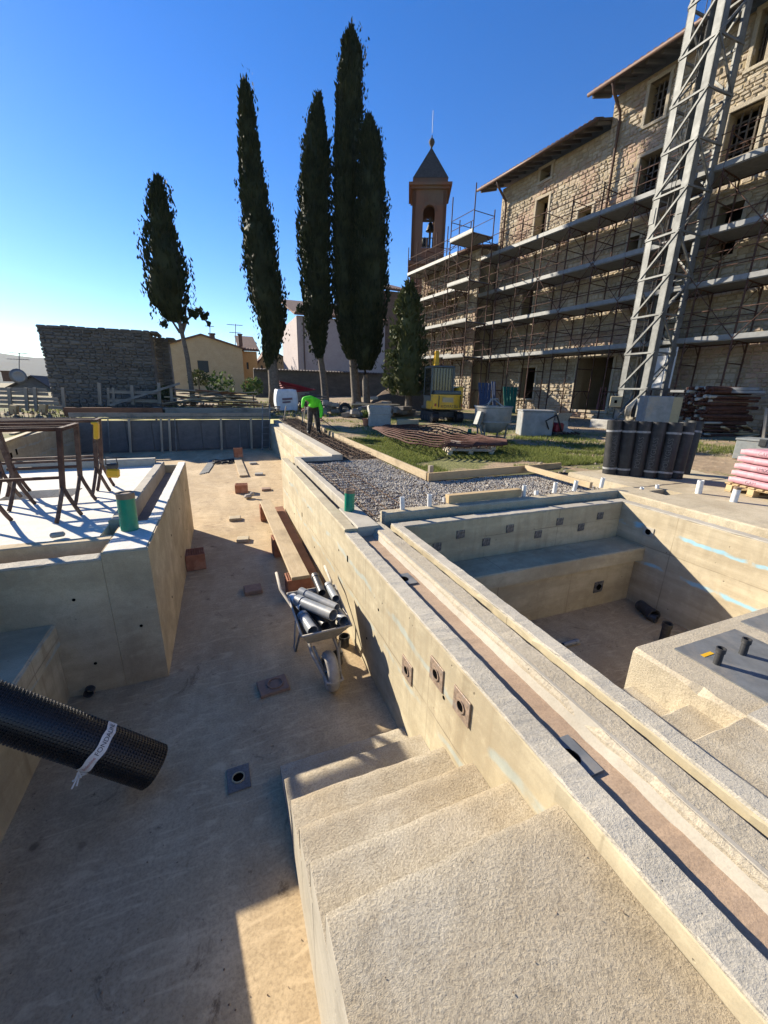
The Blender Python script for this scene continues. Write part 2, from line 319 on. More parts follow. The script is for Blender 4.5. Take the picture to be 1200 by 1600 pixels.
# ------------------------------------------------------------------ geometry helpers
WM = {}                                                    # world matrix of every object made here
class MB:
    def __init__(s): s.v = []; s.f = []
    def add(s, vs, fs):
        b = len(s.v); s.v.extend([tuple(x) for x in vs]); s.f.extend([tuple(i + b for i in f) for f in fs]); return s
    def box(s, x0, x1, y0, y1, z0, z1, bev=0.0):
        return s.obox(Vector(((x0 + x1) / 2, (y0 + y1) / 2, (z0 + z1) / 2)), (x1 - x0, y1 - y0, z1 - z0), None, bev)
    def obox(s, c, d, R=None, bev=0.0):
        hx, hy, hz = d[0] / 2, d[1] / 2, d[2] / 2; c = Vector(c)
        if bev <= 0:
            vs = [Vector((sx * hx, sy * hy, sz * hz)) for sz in (-1, 1) for sy in (-1, 1) for sx in (-1, 1)]
            fs = [(0, 2, 3, 1), (4, 5, 7, 6), (0, 1, 5, 4), (2, 6, 7, 3), (0, 4, 6, 2), (1, 3, 7, 5)]
        else:
            b = min(bev, hx * .9, hy * .9, hz * .9); vs = []
            for sz in (-1, 1):
                for sy in (-1, 1):
                    for sx in (-1, 1):
                        vs += [Vector((sx * hx, sy * (hy - b), sz * (hz - b))), Vector((sx * (hx - b), sy * hy, sz * (hz - b))), Vector((sx * (hx - b), sy * (hy - b), sz * hz))]
            def I(sx, sy, sz, k): return ((1 if sz > 0 else 0) * 4 + (1 if sy > 0 else 0) * 2 + (1 if sx > 0 else 0)) * 3 + k
            fs = []
            for q in (-1, 1):
                o = [(-1, -1), (1, -1), (1, 1), (-1, 1)]
                fs.append([I(q, a, b_, 0) for a, b_ in o][::q]); fs.append([I(a, q, b_, 1) for a, b_ in o][::-q]); fs.append([I(a, b_, q, 2) for a, b_ in o][::q])
            for a in (-1, 1):
                for b_ in (-1, 1):
                    fs.append((I(a, b_, -1, 0), I(a, b_, 1, 0), I(a, b_, 1, 1), I(a, b_, -1, 1)))
                    fs.append((I(a, -1, b_, 0), I(a, 1, b_, 0), I(a, 1, b_, 2), I(a, -1, b_, 2)))
                    fs.append((I(-1, a, b_, 1), I(1, a, b_, 1), I(1, a, b_, 2), I(-1, a, b_, 2)))
            for sz in (-1, 1):
                for sy in (-1, 1):
                    for sx in (-1, 1): fs.append(tuple(I(sx, sy, sz, k) for k in range(3)))
        if R is not None: vs = [R @ v for v in vs]
        return s.add([v + c for v in vs], fs)
    def cyl(s, p0, p1, r, n=10, r2=None, caps=True, ang=0):
        p0 = Vector(p0); p1 = Vector(p1); d = p1 - p0
        if d.length < 1e-6: return s
        q = d.normalized().to_track_quat('Z', 'Y'); r2 = r if r2 is None else r2
        vs = []
        for p, rr in ((p0, r), (p1, r2)):
            for i in range(n):
                a = ang + 2 * math.pi * i / n; vs.append(p + q @ Vector((math.cos(a) * rr, math.sin(a) * rr, 0)))
        fs = [(i, (i + 1) % n, n + (i + 1) % n, n + i) for i in range(n)]
        if caps: fs += [tuple(range(n - 1, -1, -1)), tuple(range(n, 2 * n))]
        return s.add(vs, fs)
    def pipe(s, p0, p1, r, th, n=14):                      # hollow pipe with open ends
        p0 = Vector(p0); p1 = Vector(p1); q = (p1 - p0).normalized().to_track_quat('Z', 'Y'); vs = []
        for p, rr in ((p0, r), (p1, r), (p1, r - th), (p0, r - th)):
            for i in range(n):
                a = 2 * math.pi * i / n; vs.append(p + q @ Vector((math.cos(a) * rr, math.sin(a) * rr, 0)))
        fs = []
        for k in range(4):
            k2 = (k + 1) % 4
            fs += [(k * n + i, k * n + (i + 1) % n, k2 * n + (i + 1) % n, k2 * n + i) for i in range(n)]
        return s.add(vs, fs)
    def tube(s, pts, r, n=6):
        pts = [Vector(p) for p in pts]; rs = r if hasattr(r, '__len__') else [r] * len(pts); vs = []; fs = []
        for k, p in enumerate(pts):
            d = (pts[min(k + 1, len(pts) - 1)] - pts[max(k - 1, 0)])
            q = d.normalized().to_track_quat('Z', 'Y') if d.length > 1e-9 else Quaternion()
            for i in range(n):
                a = 2 * math.pi * i / n; vs.append(p + q @ Vector((math.cos(a) * rs[k], math.sin(a) * rs[k], 0)))
        for k in range(len(pts) - 1):
            for i in range(n):
                fs.append((k * n + i, k * n + (i + 1) % n, (k + 1) * n + (i + 1) % n, (k + 1) * n + i))
        fs += [tuple(range(n - 1, -1, -1)), tuple(range((len(pts) - 1) * n, len(pts) * n))]
        return s.add(vs, fs)
    def lathe(s, prof, c, n=16, cap=True):
        c = Vector(c); vs = []; fs = []
        for r, z in prof:
            for i in range(n):
                a = 2 * math.pi * i / n; vs.append(c + Vector((math.cos(a) * r, math.sin(a) * r, z)))
        for k in range(len(prof) - 1):
            for i in range(n): fs.append((k * n + i, k * n + (i + 1) % n, (k + 1) * n + (i + 1) % n, (k + 1) * n + i))
        if cap: fs += [tuple(range(n - 1, -1, -1)), tuple(range((len(prof) - 1) * n, len(prof) * n))]
        return s.add(vs, fs)
    def prism(s, poly, d):                                 # extrude a polygon by vector d
        d = Vector(d); n = len(poly); vs = [Vector(p) for p in poly] + [Vector(p) + d for p in poly]
        return s.add(vs, [tuple(range(n - 1, -1, -1)), tuple(range(n, 2 * n))] + [(i, (i + 1) % n, n + (i + 1) % n, n + i) for i in range(n)])
    def rbox(s, x0, x1, y0, y1, z0, z1, ax='y', step=.07, jit=.005, ch=.012, seed=0):
        """cast concrete bar: chipped, slightly wavering arrises, many sections along its length"""
        L0, L1 = (y0, y1) if ax == 'y' else (x0, x1)
        a0, a1 = (x0, x1) if ax == 'y' else (y0, y1)
        n = max(2, int((L1 - L0) / step)); vs = []; fs = []
        ch = min(ch, (a1 - a0) * .3, (z1 - z0) * .3)
        for k in range(n + 1):
            L = L0 + (L1 - L0) * k / n
            def j(i, amp=1.0):
                e = noise.noise(Vector((L * 9.0, i * 7.3 + seed, 1.7))) + .6 * noise.noise(Vector((L * 31.0, i * 3.1, seed)))
                return e * jit * amp
            def cc(i):
                e = max(0, noise.noise(Vector((L * 5.0 + 9, i * 5.1 + seed, 4.2))) - .25) * 3.0 + .35 * (1 + noise.noise(Vector((L * 40, i, seed))))
                return ch * (.5 + e)
            c1, c2 = cc(1), cc(2)
            sec = [(a0, z0), (a0 + j(1), z1 - c1), (a0 + c1, z1 + j(3, .6)), (a1 - c2, z1 + j(4, .6)), (a1 + j(2), z1 - c2), (a1, z0)]
            for a, z in sec: vs.append(Vector((a, L, z)) if ax == 'y' else Vector((L, a, z)))
        for k in range(n):
            for i in range(6):
                q = (k * 6 + i, k * 6 + (i + 1) % 6, (k + 1) * 6 + (i + 1) % 6, (k + 1) * 6 + i)
                fs.append(q if ax == 'x' else q[::-1])
        e0 = tuple(range(6)); e1 = tuple(range(n * 6, n * 6 + 6))
        fs += [e0, e1[::-1]] if ax == 'y' else [e0[::-1], e1]
        return s.add(vs, fs)

def mesh_from(mb, mat, origin):
    me = bpy.data.meshes.new('m'); o = Vector(origin)
    me.from_pydata([(v[0] - o.x, v[1] - o.y, v[2] - o.z) for v in mb.v], [], mb.f)
    bm = bmesh.new(); bm.from_mesh(me); bmesh.ops.recalc_face_normals(bm, faces=bm.faces); bm.to_mesh(me); bm.free()
    if mat: me.materials.append(MATS[mat])
    return me
def _place(o, M, parent):
    WM[o.name] = M
    if parent is not None: o.parent = parent; o.matrix_local = WM[parent.name].inverted() @ M
    else: o.matrix_local = M
def obj(name, mb, mat, parent=None, smooth=False, kind=None, label=None):
    vs = mb.v; xs = [v[0] for v in vs]; ys = [v[1] for v in vs]; zs = [v[2] for v in vs]
    org = Vector(((min(xs) + max(xs)) / 2, (min(ys) + max(ys)) / 2, min(zs)))
    me = mesh_from(mb, mat, org)
    if smooth:
        for p in me.polygons: p.use_smooth = True
        if smooth == 'auto': me.set_sharp_from_angle(angle=math.radians(38))
    o = bpy.data.objects.new(name, me); COL.objects.link(o); me.name = o.name
    _place(o, Matrix.Translation(org), parent)
    if kind: o['kind'] = kind
    if label: o['label'] = label
    return o
def inst(name, me, M, parent=None):
    o = bpy.data.objects.new(name, me); COL.objects.link(o); _place(o, M, parent); return o
def thing(name, label, cat, loc, group=None):
    o = bpy.data.objects.new(name, None); COL.objects.link(o); o.empty_display_size = .1
    _place(o, Matrix.Translation(Vector(loc)), None)
    o['label'] = label; o['category'] = cat
    if group: o['group'] = group
    return o
def tag(o, label, cat, group=None):
    o['label'] = label; o['category'] = cat
    if group: o['group'] = group
    return o
def struct(o): o['kind'] = 'structure'; return o
_UC = {}
def unit(kind, mat):
    k = (kind, mat)
    if k not in _UC:
        mb = MB()
        if kind == 'cyl': mb.cyl((0, 0, 0), (0, 0, 1), 1.0, 8)
        elif kind == 'cyl5': mb.cyl((0, 0, 0), (0, 0, 1), 1.0, 5)
        elif kind == 'box': mb.obox((0, 0, .5), (1, 1, 1))
        _UC[k] = mesh_from(mb, mat, (0, 0, 0))
        if kind != 'box':
            for p in _UC[k].polygons: p.use_smooth = True
            _UC[k].set_sharp_from_angle(angle=math.radians(50))
    return _UC[k]
def rod(name, p0, p1, r, mat, parent, kind='cyl'):          # shares one mesh between all rods of a material
    p0 = Vector(p0); p1 = Vector(p1); d = p1 - p0
    M = Matrix.Translation(p0) @ d.normalized().to_track_quat('Z', 'Y').to_matrix().to_4x4() @ Matrix.Diagonal((r, r, d.length, 1))
    return inst(name, unit(kind, mat), M, parent)
def beam(name, p0, p1, w, h, mat, parent, up=(0, 0, 1)):
    """box beam from p0 to p1; w across, h along 'up'"""
    p0 = Vector(p0); p1 = Vector(p1); z = (p1 - p0); L = z.length; z.normalize()
    x = z.cross(Vector(up))
    if x.length < 1e-5: x = Vector((1, 0, 0))
    x.normalize(); y = z.cross(x)
    R = Matrix((x, y, z)).transposed().to_4x4()
    return inst(name, unit('box', mat), Matrix.Translation(p0) @ R @ Matrix.Diagonal((w, h, L, 1)), parent)
def dup(root, M):
    """copy a thing with its parts and sub-parts; M moves the thing from its old place"""
    def cp(o, par):
        c = o.copy(); COL.objects.link(c)
        WM[c.name] = M @ WM[o.name]
        c.parent = par
        c.matrix_local = (WM[par.name].inverted() @ WM[c.name]) if par is not None else WM[c.name]
        for ch in [x for x in KIDS.get(o.name, [])]: cp(ch, c)
        return c
    KIDS = {}
    for x in COL.objects:
        if x.parent is not None: KIDS.setdefault(x.parent.name, []).append(x)
    return cp(root, None)
def text_mesh(body, size):
    cu = bpy.data.curves.new('t', 'FONT'); cu.body = body; cu.size = size; cu.extrude = 0.0; cu.resolution_u = 3
    cu.align_x = 'CENTER'; cu.align_y = 'CENTER'
    o = bpy.data.objects.new('t', cu); COL.objects.link(o)
    dg = bpy.context.evaluated_depsgraph_get(); me = bpy.data.meshes.new_from_object(o.evaluated_get(dg))
    bpy.data.objects.remove(o); bpy.data.curves.remove(cu); return me
def text_on(name, body, size, fn, mat, parent):
    """flat print: letters laid on a surface; fn maps (x, y) of the lettering to the surface"""
    me = text_mesh(body, size); bm = bmesh.new(); bm.from_mesh(me)
    bmesh.ops.subdivide_edges(bm, edges=[e for e in bm.edges if e.calc_length() > size * .5], cuts=2)
    mb = MB(); mb.v = [tuple(fn(v.co.x, v.co.y)) for v in bm.verts]; bm.verts.index_update()
    mb.f = [tuple(v.index for v in f.verts) for f in bm.faces]; bm.free(); bpy.data.meshes.remove(me)
    return obj(name, mb, mat, parent)

# ------------------------------------------------------------------ setting: ground, floor of the pool, hills
XW = 1.145                                                  # pool face of the long dividing wall
def in_hole(x, y):
    if -5.75 < x < 2.6 and 8.2 < y < 19.75: return True
    if -5.0 < x < 1.62 and -7 < y < 8.2: return True
    if 1.6 <= x < 5.75 and -7 < y < 4.35: return True
    if 1.5 < x < 3.42 and 4.3 <= y < 8.95: return True
    if 2.55 < x < 3.42 and 8.9 < y < 19.75: return True
    if 3.4 < x < 6.75 and 4.3 < y < 6.42: return True
    return False
def axis(edges, lo, hi, fine):
    e = sorted(set(edges)); out = [lo]
    cur = lo
    for b in e + [hi]:
        while cur < b - 1e-6:
            mid = min(abs(cur), abs(cur - 10)); st = fine if -12 < cur < 26 else (4.0 if abs(cur) < 80 else 40.0)
            cur = min(b, cur + st); out.append(cur)
    return out
xs = axis([-5.75, 2.6, -5.0, 1.62, 1.6, 5.75, 3.42, 1.5, 2.55, 3.4, 6.75], -900, 900, .5); ys = axis([8.2, 19.75, 4.35, 4.3, 8.95, 8.9, -7, 6.42], -120, 1500, .5)
mb = MB(); idx = {}
def gv(i, j):
    if (i, j) not in idx:
        x, y = xs[i], ys[j]; z = gz(x, y)
        if -14 < x < 28 and -14 < y < 45:
            z += .05 * noise.noise(Vector((x * .5, y * .5, 0))) + .025 * noise.noise(Vector((x * 1.7, y * 1.7, 3)))
        idx[(i, j)] = len(mb.v); mb.v.append((x, y, z))
    return idx[(i, j)]
for i in range(len(xs) - 1):
    for j in range(len(ys) - 1):
        if not in_hole((xs[i] + xs[i + 1]) / 2, (ys[j] + ys[j + 1]) / 2):
            mb.f.append((gv(i, j), gv(i + 1, j), gv(i + 1, j + 1), gv(i, j + 1)))
struct(obj('ground', mb, 'ground', smooth=True))

mb = MB(); n = 70                                            # pool floor sheet, trowelled by hand
fx = [-5.8 + 8.1 * i / 60 for i in range(61)]; fy = [-6.5 + 26.3 * j / 130 for j in range(131)]
for y in fy:
    for x in fx: mb.v.append((x, y, .006 * noise.noise(Vector((x * 1.3, y * 1.3, 5)))))
for j in range(130):
    for i in range(60):
        a = j * 61 + i; mb.f.append((a, a + 1, a + 62, a + 61))
struct(obj('pool_floor', mb, 'pool_floor', smooth=True))

mb = MB()                                                    # far hills on the left
for k in range(61):
    a = math.radians(-75 + 80 * k / 60); r = 1900
    h = 150 + 50 * noise.noise(Vector((a * 3.2, 0, 1))) + 14 * noise.noise(Vector((a * 17, 0, 2)))
    h *= .35 + .75 * max(0, min(1, (math.radians(5) - a) / 1.2))
    for rr, hh in ((r - 700, -10), (r, h), (r + 900, -20)): mb.v.append((math.sin(a) * rr, math.cos(a) * rr, hh))
for k in range(60):
    for q in range(2): mb.f.append((k * 3 + q, k * 3 + q + 1, k * 3 + q + 4, k * 3 + q + 3))
struct(obj('hills', mb, 'hill', smooth=True))

# ------------------------------------------------------------------ pool works: dividing wall
t = thing('pool_wall', 'long pale concrete dividing wall with an open gutter, beside the stairs and the wheelbarrow', 'wall', (1.3, 3, 0))
w = obj('wall', MB().rbox(XW, XW + .135, -3.0, 3.96, -.05, 1.19, jit=.006, ch=.014, seed=3), 'face', t)
obj('rim', MB().rbox(XW + .002, XW + .137, -3.0, 3.955, 1.188, 1.204, jit=.008, ch=.01, seed=5, step=.035), 'rim', t)
obj('gutter_floor', MB().rbox(XW + .13, 1.50, -3.0, 3.98, .6, 1.13, step=.05, jit=.006, ch=.004, seed=6), 'pink_screed', t)
obj('gutter_side', MB().rbox(1.50, 1.682, -3.0, 4.18, .5, 1.205, jit=.006, ch=.02, seed=8), 'stripe', t)
m = MB(); m.prism([(1.455, -3.0, 1.12), (1.505, -3.0, 1.12), (1.545, -3.0, 1.207), (1.527, -3.0, 1.207), (1.474, -3.0, 1.131)], (0, 6.98, 0)); obj('gutter_lining', m, 'smooth_pale', t)
# higher length beyond the corner block
obj('wall', MB().rbox(XW, XW + .15, 3.965, 8.9, -.05, 1.235, jit=.005, ch=.012, seed=13), 'face', t)
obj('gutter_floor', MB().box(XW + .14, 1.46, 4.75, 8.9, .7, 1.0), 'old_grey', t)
obj('kerb', MB().rbox(1.44, 1.555, 4.75, 8.95, .6, 1.245, jit=.005, ch=.012, seed=17), 'smooth_pale', t)
obj('corner_block', MB().rbox(XW + .151, 1.56, 3.965, 4.748, .6, 1.243, jit=.004, ch=.012, seed=19), 'smooth_pale', t)
for u, v in ((636, 1047), (682, 1053), (721, 1103)):
    p = PX(u, v, XW - .006)
    pl = obj('inlet_plate', MB().obox(p + Vector((.0, 0, 0)), (.01, .17, .17), Matrix.Rotation(.0, 3, 'X'), .003), 'inlet_steel', t)
    obj('inlet_ring', MB().pipe(p + Vector((-.012, 0, 0)), p + Vector((-.004, 0, 0)), .042, .01, 18), 'inlet_steel', pl)
    obj('inlet_hole', MB().cyl(p + Vector((-.0075, 0, 0)), p + Vector((-.0055, 0, 0)), .033, 18), 'black_hole', pl)
for u, v in ((472, 804), (543, 873)):
    p = PX(u, v, XW - .003); obj('tie_hole', MB().obox(p, (.006, .03, .07)), 'black_hole', t)
for y_, z_ in ((3.2, .35), (4.4, .35), (5.6, .4), (7.4, .4), (4.2, .9), (6.0, .92), (7.8, .92), (2.9, .84), (1.75, .86)): obj('tie_hole', MB().cyl((XW - .001, y_, z_), (XW - .004, y_, z_), .013, 10), 'black_hole', t)
for u, v, z in ((890, 1182, 1.135), (627, 905, 1.135)):
    p = PZ(u + 8, v, z); dp = obj('drain_plate', MB().box(p.x - .05, p.x + .06, p.y - .1, p.y + .1, 1.134, 1.142), 'steel_plate', t)
    obj('drain_hole', MB().cyl((p.x - .03, p.y, 1.1425), (p.x - .03, p.y, 1.1445), .045, 16), 'black_hole', dp)

# ------------------------------------------------------------------ far right wall with stepped rim
t = thing('pool_wall', 'far pale concrete pool wall with stepped rim beside the bending worker', 'wall', (2.3, 14, 0))
obj('wall', MB().rbox(2.06, 2.3, 8.97, 19.6, -.05, 1.12, step=.2, jit=.006, seed=23), 'face', t)
obj('rim', MB().rbox(2.3, 2.56, 8.95, 19.9, .5, 1.26, step=.2, jit=.006, seed=29), 'smooth_pale', t)
obj('end_wall', MB().rbox(1.16, 2.56, 8.91, 9.06, -.05, 1.105, ax='x', step=.1, jit=.004, seed=31), 'face_x', t)
obj('end_kerb', MB().rbox(1.562, 2.298, 8.952, 9.10, 1.0, 1.222, ax='x', step=.1, jit=.006, seed=37), 'rim', t)

# ------------------------------------------------------------------ back wall with timber formwork
t = thing('formwork_wall', 'dark far end pool wall held by timber props and capping boards', 'wall', (-1.5, 19.7, 0))
YB = 19.5
obj('wall', MB().box(-5.7, 2.06, YB, YB + .3, -.05, 1.3), 'dark_panel', t)
for k in range(8):
    x0 = -5.6 + k * .95
    obj('panel', MB().obox(((x0 + .47), YB - .02, .68), (.92, .03, 1.22), None, .006), 'dark_panel', t)
obj('capping_board', MB().obox((-1.75, YB - .06, 1.40), (7.6, .09, .05), None, .006), 'plank_x', t)
obj('capping_board', MB().obox((-1.75, YB + .1, 1.53), (7.7, .04, .17), None, .006), 'grey_wood', t)
for u, tw, lean in ((168, .035, 0), (201, .085, .05), (251, .08, .09), (264, .085, .1), (273, .035, 0), (345, .09, .04), (374, .03, .08), (392, .09, .0)):
    p = PY(u, 655, YB - .12); q = PY(u + 2, 705, YB - .35)
    beam('prop', (q.x, YB - .22, .0), (p.x, YB - .06, 1.38), tw, tw, 'plank_z' if tw > .05 else 'galv', t, up=(0, 1, 0))
# left side wall of the far basin
t = thing('pool_wall', 'grey concrete side wall of the far basin with loose battens on its top, behind the trestles', 'wall', (-5.5, 13, 0))
obj('wall', MB().rbox(-5.7, -5.42, 8.3, 19.45, -.05, 1.2, step=.2, jit=.006, seed=41), 'face', t)
for (a, b) in (((20, 668), (112, 650)), ((40, 672), (128, 652)), ((0, 690), (60, 668)), ((8, 676), (70, 660))):
    p = PZ(*a, 1.27); q = PZ(*b, 1.27)
    beam('batten', (max(-5.9, min(-5.2, p.x)) , p.y, 1.225), (max(-5.9, min(-5.2, q.x)), q.y, 1.225), .12, .04, 'plank_y', t)
for u, v in ((26, 706), (18, 712)):
    p = PX(u, v, -5.417); obj('tie_hole', MB().obox(p, (.006, .1, .16)), 'black_hole', t)

# ------------------------------------------------------------------ raised left basin block (gutter, screed, corner)
ZL = 1.34
t = thing('raised_basin', 'raised concrete block with white screed top and gutter where the trestles stand', 'concrete block', (-2.6, 6, 0))
LX = -0.70
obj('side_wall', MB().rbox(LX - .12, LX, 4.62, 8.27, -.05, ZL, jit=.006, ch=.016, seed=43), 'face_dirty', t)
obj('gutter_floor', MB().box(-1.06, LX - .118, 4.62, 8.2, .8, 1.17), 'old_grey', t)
obj('kerb', MB().rbox(-1.17, -1.045, 4.62, 8.2, .8, 1.375, jit=.006, ch=.012, seed=47), 'smooth_pale', t)
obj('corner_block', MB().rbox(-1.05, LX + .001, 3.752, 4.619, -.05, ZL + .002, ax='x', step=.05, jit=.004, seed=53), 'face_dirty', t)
obj('corner_top', MB().rbox(-1.035, LX - .015, 3.77, 4.60, ZL - .01, ZL + .007, ax='x', step=.05, jit=.006, ch=.004, seed=55), 'screed', t)
obj('rim', MB().rbox(LX - .118, LX - .004, 4.622, 8.26, ZL - .006, ZL + .006, step=.05, jit=.005, ch=.004, seed=56), 'screed', t)
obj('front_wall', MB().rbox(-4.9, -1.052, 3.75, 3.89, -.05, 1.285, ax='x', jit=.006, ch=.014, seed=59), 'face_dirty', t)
obj('front_rim', MB().rbox(-4.9, -1.054, 3.752, 3.888, 1.281, 1.297, ax='x', step=.04, jit=.007, seed=61), 'rim', t)
obj('gutter_floor', MB().box(-4.9, -1.06, 3.88, 4.12, .8, 1.16), 'old_grey', t)
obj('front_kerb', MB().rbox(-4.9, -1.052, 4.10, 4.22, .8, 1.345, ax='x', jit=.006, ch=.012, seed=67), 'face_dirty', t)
# screed bed with a rectangular sump left open
ZS = 1.33
sx0, sx1, sy0, sy1 = -2.62, -1.86, 6.02, 6.5
for a in ((-4.9, -1.17, 4.215, sy0), (-4.9, -1.17, sy1, 8.1), (-4.9, sx0, sy0, sy1), (sx1, -1.17, sy0, sy1)):
    obj('screed', MB().box(a[0], a[1], a[2], a[3], .9, ZS), 'screed', t)
obj('sump_floor', MB().box(sx0 - .02, sx1 + .02, sy0 - .02, sy1 + .02, .9, 1.08), 'old_grey', t)
obj('back_kerb', MB().rbox(-4.9, -1.172, 8.06, 8.2, .6, 1.46, ax='x', jit=.006, seed=71), 'smooth_pale', t)
obj('back_wall', MB().rbox(-4.9, LX - .122, 8.17, 8.275, -.05, 1.31, ax='x', jit=.006, seed=73), 'face_x', t)
for y_, z_ in ((4.6, .42), (5.8, .42), (7.0, .42), (5.2, .95), (6.4, .95), (7.6, .95)): obj('tie_hole', MB().cyl((LX + .001, y_, z_), (LX + .004, y_, z_), .014, 10), 'black_hole', t)
for x_, z_ in ((-1.3, .95), (-1.25, .3), (-.85, .6)): obj('tie_hole', MB().cyl((x_, 3.749, z_), (x_, 3.745, z_), .013, 10), 'black_hole', t)
# alcove bench and its unseen wall to the left of the near floor
t = thing('pool_bench', 'low concrete bench at the left edge, under the black membrane roll', 'bench', (-2, 1, 0))
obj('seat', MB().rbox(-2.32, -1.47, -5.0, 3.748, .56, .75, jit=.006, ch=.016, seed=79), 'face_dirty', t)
obj('seat_edge', MB().rbox(-1.50, -1.462, -5.0, 3.744, .55, .742, jit=.005, ch=.01, seed=80), 'face', t)
obj('seat_base', MB().box(-2.32, -1.49, -5.0, 3.746, -.05, .562), 'face', t)
obj('wall', MB().rbox(-2.50, -2.30, -6.0, 3.7, -.05, 1.74, jit=.006, seed=83), 'face', t)  # out of view; made taller so its shadow edges the sunlit floor

# ------------------------------------------------------------------ pool stairs
t = thing('pool_stairs', 'sandy concrete stairs and broad landing climbing from the pool floor in the foreground', 'stairs', (.67, 1, 0))
ST = [(2.32, .10), (2.03, .31), (1.72, .51), (1.42, .705), (1.13, .905), (.85, 1.10)]
for k, (y, z) in enumerate(ST):
    yb = ST[k + 1][0] if k + 1 < len(ST) else -4.0
    mbs = MB(); nx = 28; ny = 8 if k < 5 else 60
    # tread surface as a hand floated sheet with soft worn nosing
    x0, x1 = .168, XW - .001
    rows = []
    prof = [(y, z - .16 if k else -.02), (y + .0, z - .03), (y - .008, z - .009), (y - .03, z)]
    L = y - .03 - yb; prof += [(y - .03 - L * q / ny, z) for q in range(1, ny + 1)]
    if k + 1 < len(ST): prof.append((yb - .02, z))
    else: prof.append((-4.02, z))
    for yy, zz in prof:
        row = []
        for i in range(nx + 1):
            x = x0 + (x1 - x0) * i / nx; edge = .003 if i == 0 else 0
            e = .006 * noise.noise(Vector((x * 3, yy * 3, k))) + .003 * noise.noise(Vector((x * 14, yy * 14, k)))
            ey = .008 * noise.noise(Vector((x * 8, k * 3.3, 1)))
            row.append(len(mbs.v)); mbs.v.append((x, yy + (ey if yy > y - .05 else 0), zz + e - edge))
        rows.append(row)
    for r0, r1 in zip(rows, rows[1:]):
        for i in range(nx): mbs.f.append((r0[i], r0[i + 1], r1[i + 1], r1[i]))
    obj('step', mbs, 'tread', t, smooth='auto')
    mbk = MB(); mbk.rbox(.170, .19, yb - (.02 if k < 5 else 0), y - .004, -.05, z - .022, step=.06, jit=.004, ch=.006, seed=90 + k)
    obj('stringer', mbk, 'smooth_pale', t)
# ------------------------------------------------------------------ right hand plunge pool
XB0, XB1, YB1, ZB = 1.85, 5.40, 3.93, 1.20
t = thing('plunge_pool', 'square concrete plunge pool shell with seat ledge, at the right of the dividing wall', 'pool', (3.6, 1.5, -.2))
obj('floor', MB().box(XB0 - .1, XB1 + .1, -3, YB1 + .1, -.5, -.2), 'pool_floor', t)
obj('left_wall', MB().rbox(1.742, XB0, -3, YB1 + .14, -.3, ZB, jit=.006, ch=.014, seed=101), 'face', t)
obj('left_rim', MB().rbox(1.744, XB0 - .002, -3, YB1 + .138, ZB - .004, ZB + .012, step=.035, jit=.008, ch=.01, seed=103), 'rim', t)
obj('far_wall', MB().rbox(XB0 + .001, XB1, YB1, YB1 + .14, -.3, ZB, ax='x', jit=.005, ch=.014, seed=107), 'face_x', t)
obj('far_rim', MB().rbox(XB0 + .001, XB1 - .002, YB1 + .002, YB1 + .138, ZB - .004, ZB + .01, ax='x', step=.04, jit=.006, ch=.01, seed=108), 'smooth_pale', t)
obj('right_wall', MB().rbox(XB1, XB1 + .14, -3, YB1 + .14, -.3, ZB, jit=.005, ch=.014, seed=109), 'face_blue', t)
obj('right_rim', MB().rbox(XB1 + .002, XB1 + .138, -3, YB1 + .139, ZB - .004, ZB + .012, step=.05, jit=.007, ch=.01, seed=110), 'smooth_pale', t)
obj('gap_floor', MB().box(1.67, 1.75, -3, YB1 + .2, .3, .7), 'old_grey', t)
obj('seat', MB().rbox(XB0 + .002, XB1 - .002, 3.46, YB1 - .001, .47, .66, ax='x', jit=.005, ch=.014, seed=113), 'face_x', t)
obj('seat_base', MB().box(XB0 + .002, XB1 - .002, 3.57, YB1 - .002, -.21, .472), 'face_x', t)
for u, v in ((683, 855), (720, 835), (760, 847), (797, 826), (841, 835), (875, 815), (908, 824), (938, 806)):
    p = PY(u, v, YB1 - .006); obj('tape_patch', MB().obox(p, (.115, .006, .105), Matrix.Rotation(U(-.06, .06), 3, 'Y')), 'tape_patch', t)
p = PY(935, 917, 3.565); pl = obj('inlet_plate', MB().obox(p, (.17, .01, .17), None, .003), 'tape_patch', t)
obj('inlet_hole', MB().cyl(p + Vector((0, -.006, 0)), p + Vector((0, -.009, 0)), .045, 18), 'black_hole', pl)
p = PX(1013, 831, XB1 - .006); pl = obj('inlet_plate', MB().obox(p, (.01, .15, .13), None, .003), 'smooth_pale', t)
obj('inlet_hole', MB().cyl(p + Vector((-.006, 0, 0)), p + Vector((-.009, 0, 0)), .04, 18), 'black_hole', pl)
# technical block with two steel lids
b = thing('technical_block', 'pale concrete block with two grey steel lids inside the plunge pool', 'concrete block', (4.1, .6, -.2))
obj('body', MB().rbox(2.93, XB1 - .003, -3, 1.79, -.19, .755, jit=.006, ch=.03, seed=127), 'stripe', b)
for x0, x1, y0, y1 in ((3.22, 4.02, .75, 1.66), (4.22, 5.05, .75, 1.72)):
    obj('steel_lid', MB().box(x0, x1, y0, y1, .75, .766), 'steel_plate', b)
obj('lid_sticker', MB().box(3.33, 3.45, 1.5, 1.53, .767, .769), 'yellow_paint', b)
for q, (u, v) in enumerate(((1120, 1037), (1160, 1022))):
    p = PZ(u, v, .766); pp = tag(obj('pipe_stub', MB().pipe((p.x, p.y, .766), (p.x, p.y, .90), .026, .005, 14).pipe((p.x, p.y, .868), (p.x, p.y, .905), .032, .008, 14), 'pvc_dark', smooth='auto'),
        ('short black capped pipe near the yellow sticker on the steel lid', 'short black capped pipe farther from the yellow sticker on the steel lid')[q], 'pipe', 'black pipe stubs on the steel lid')
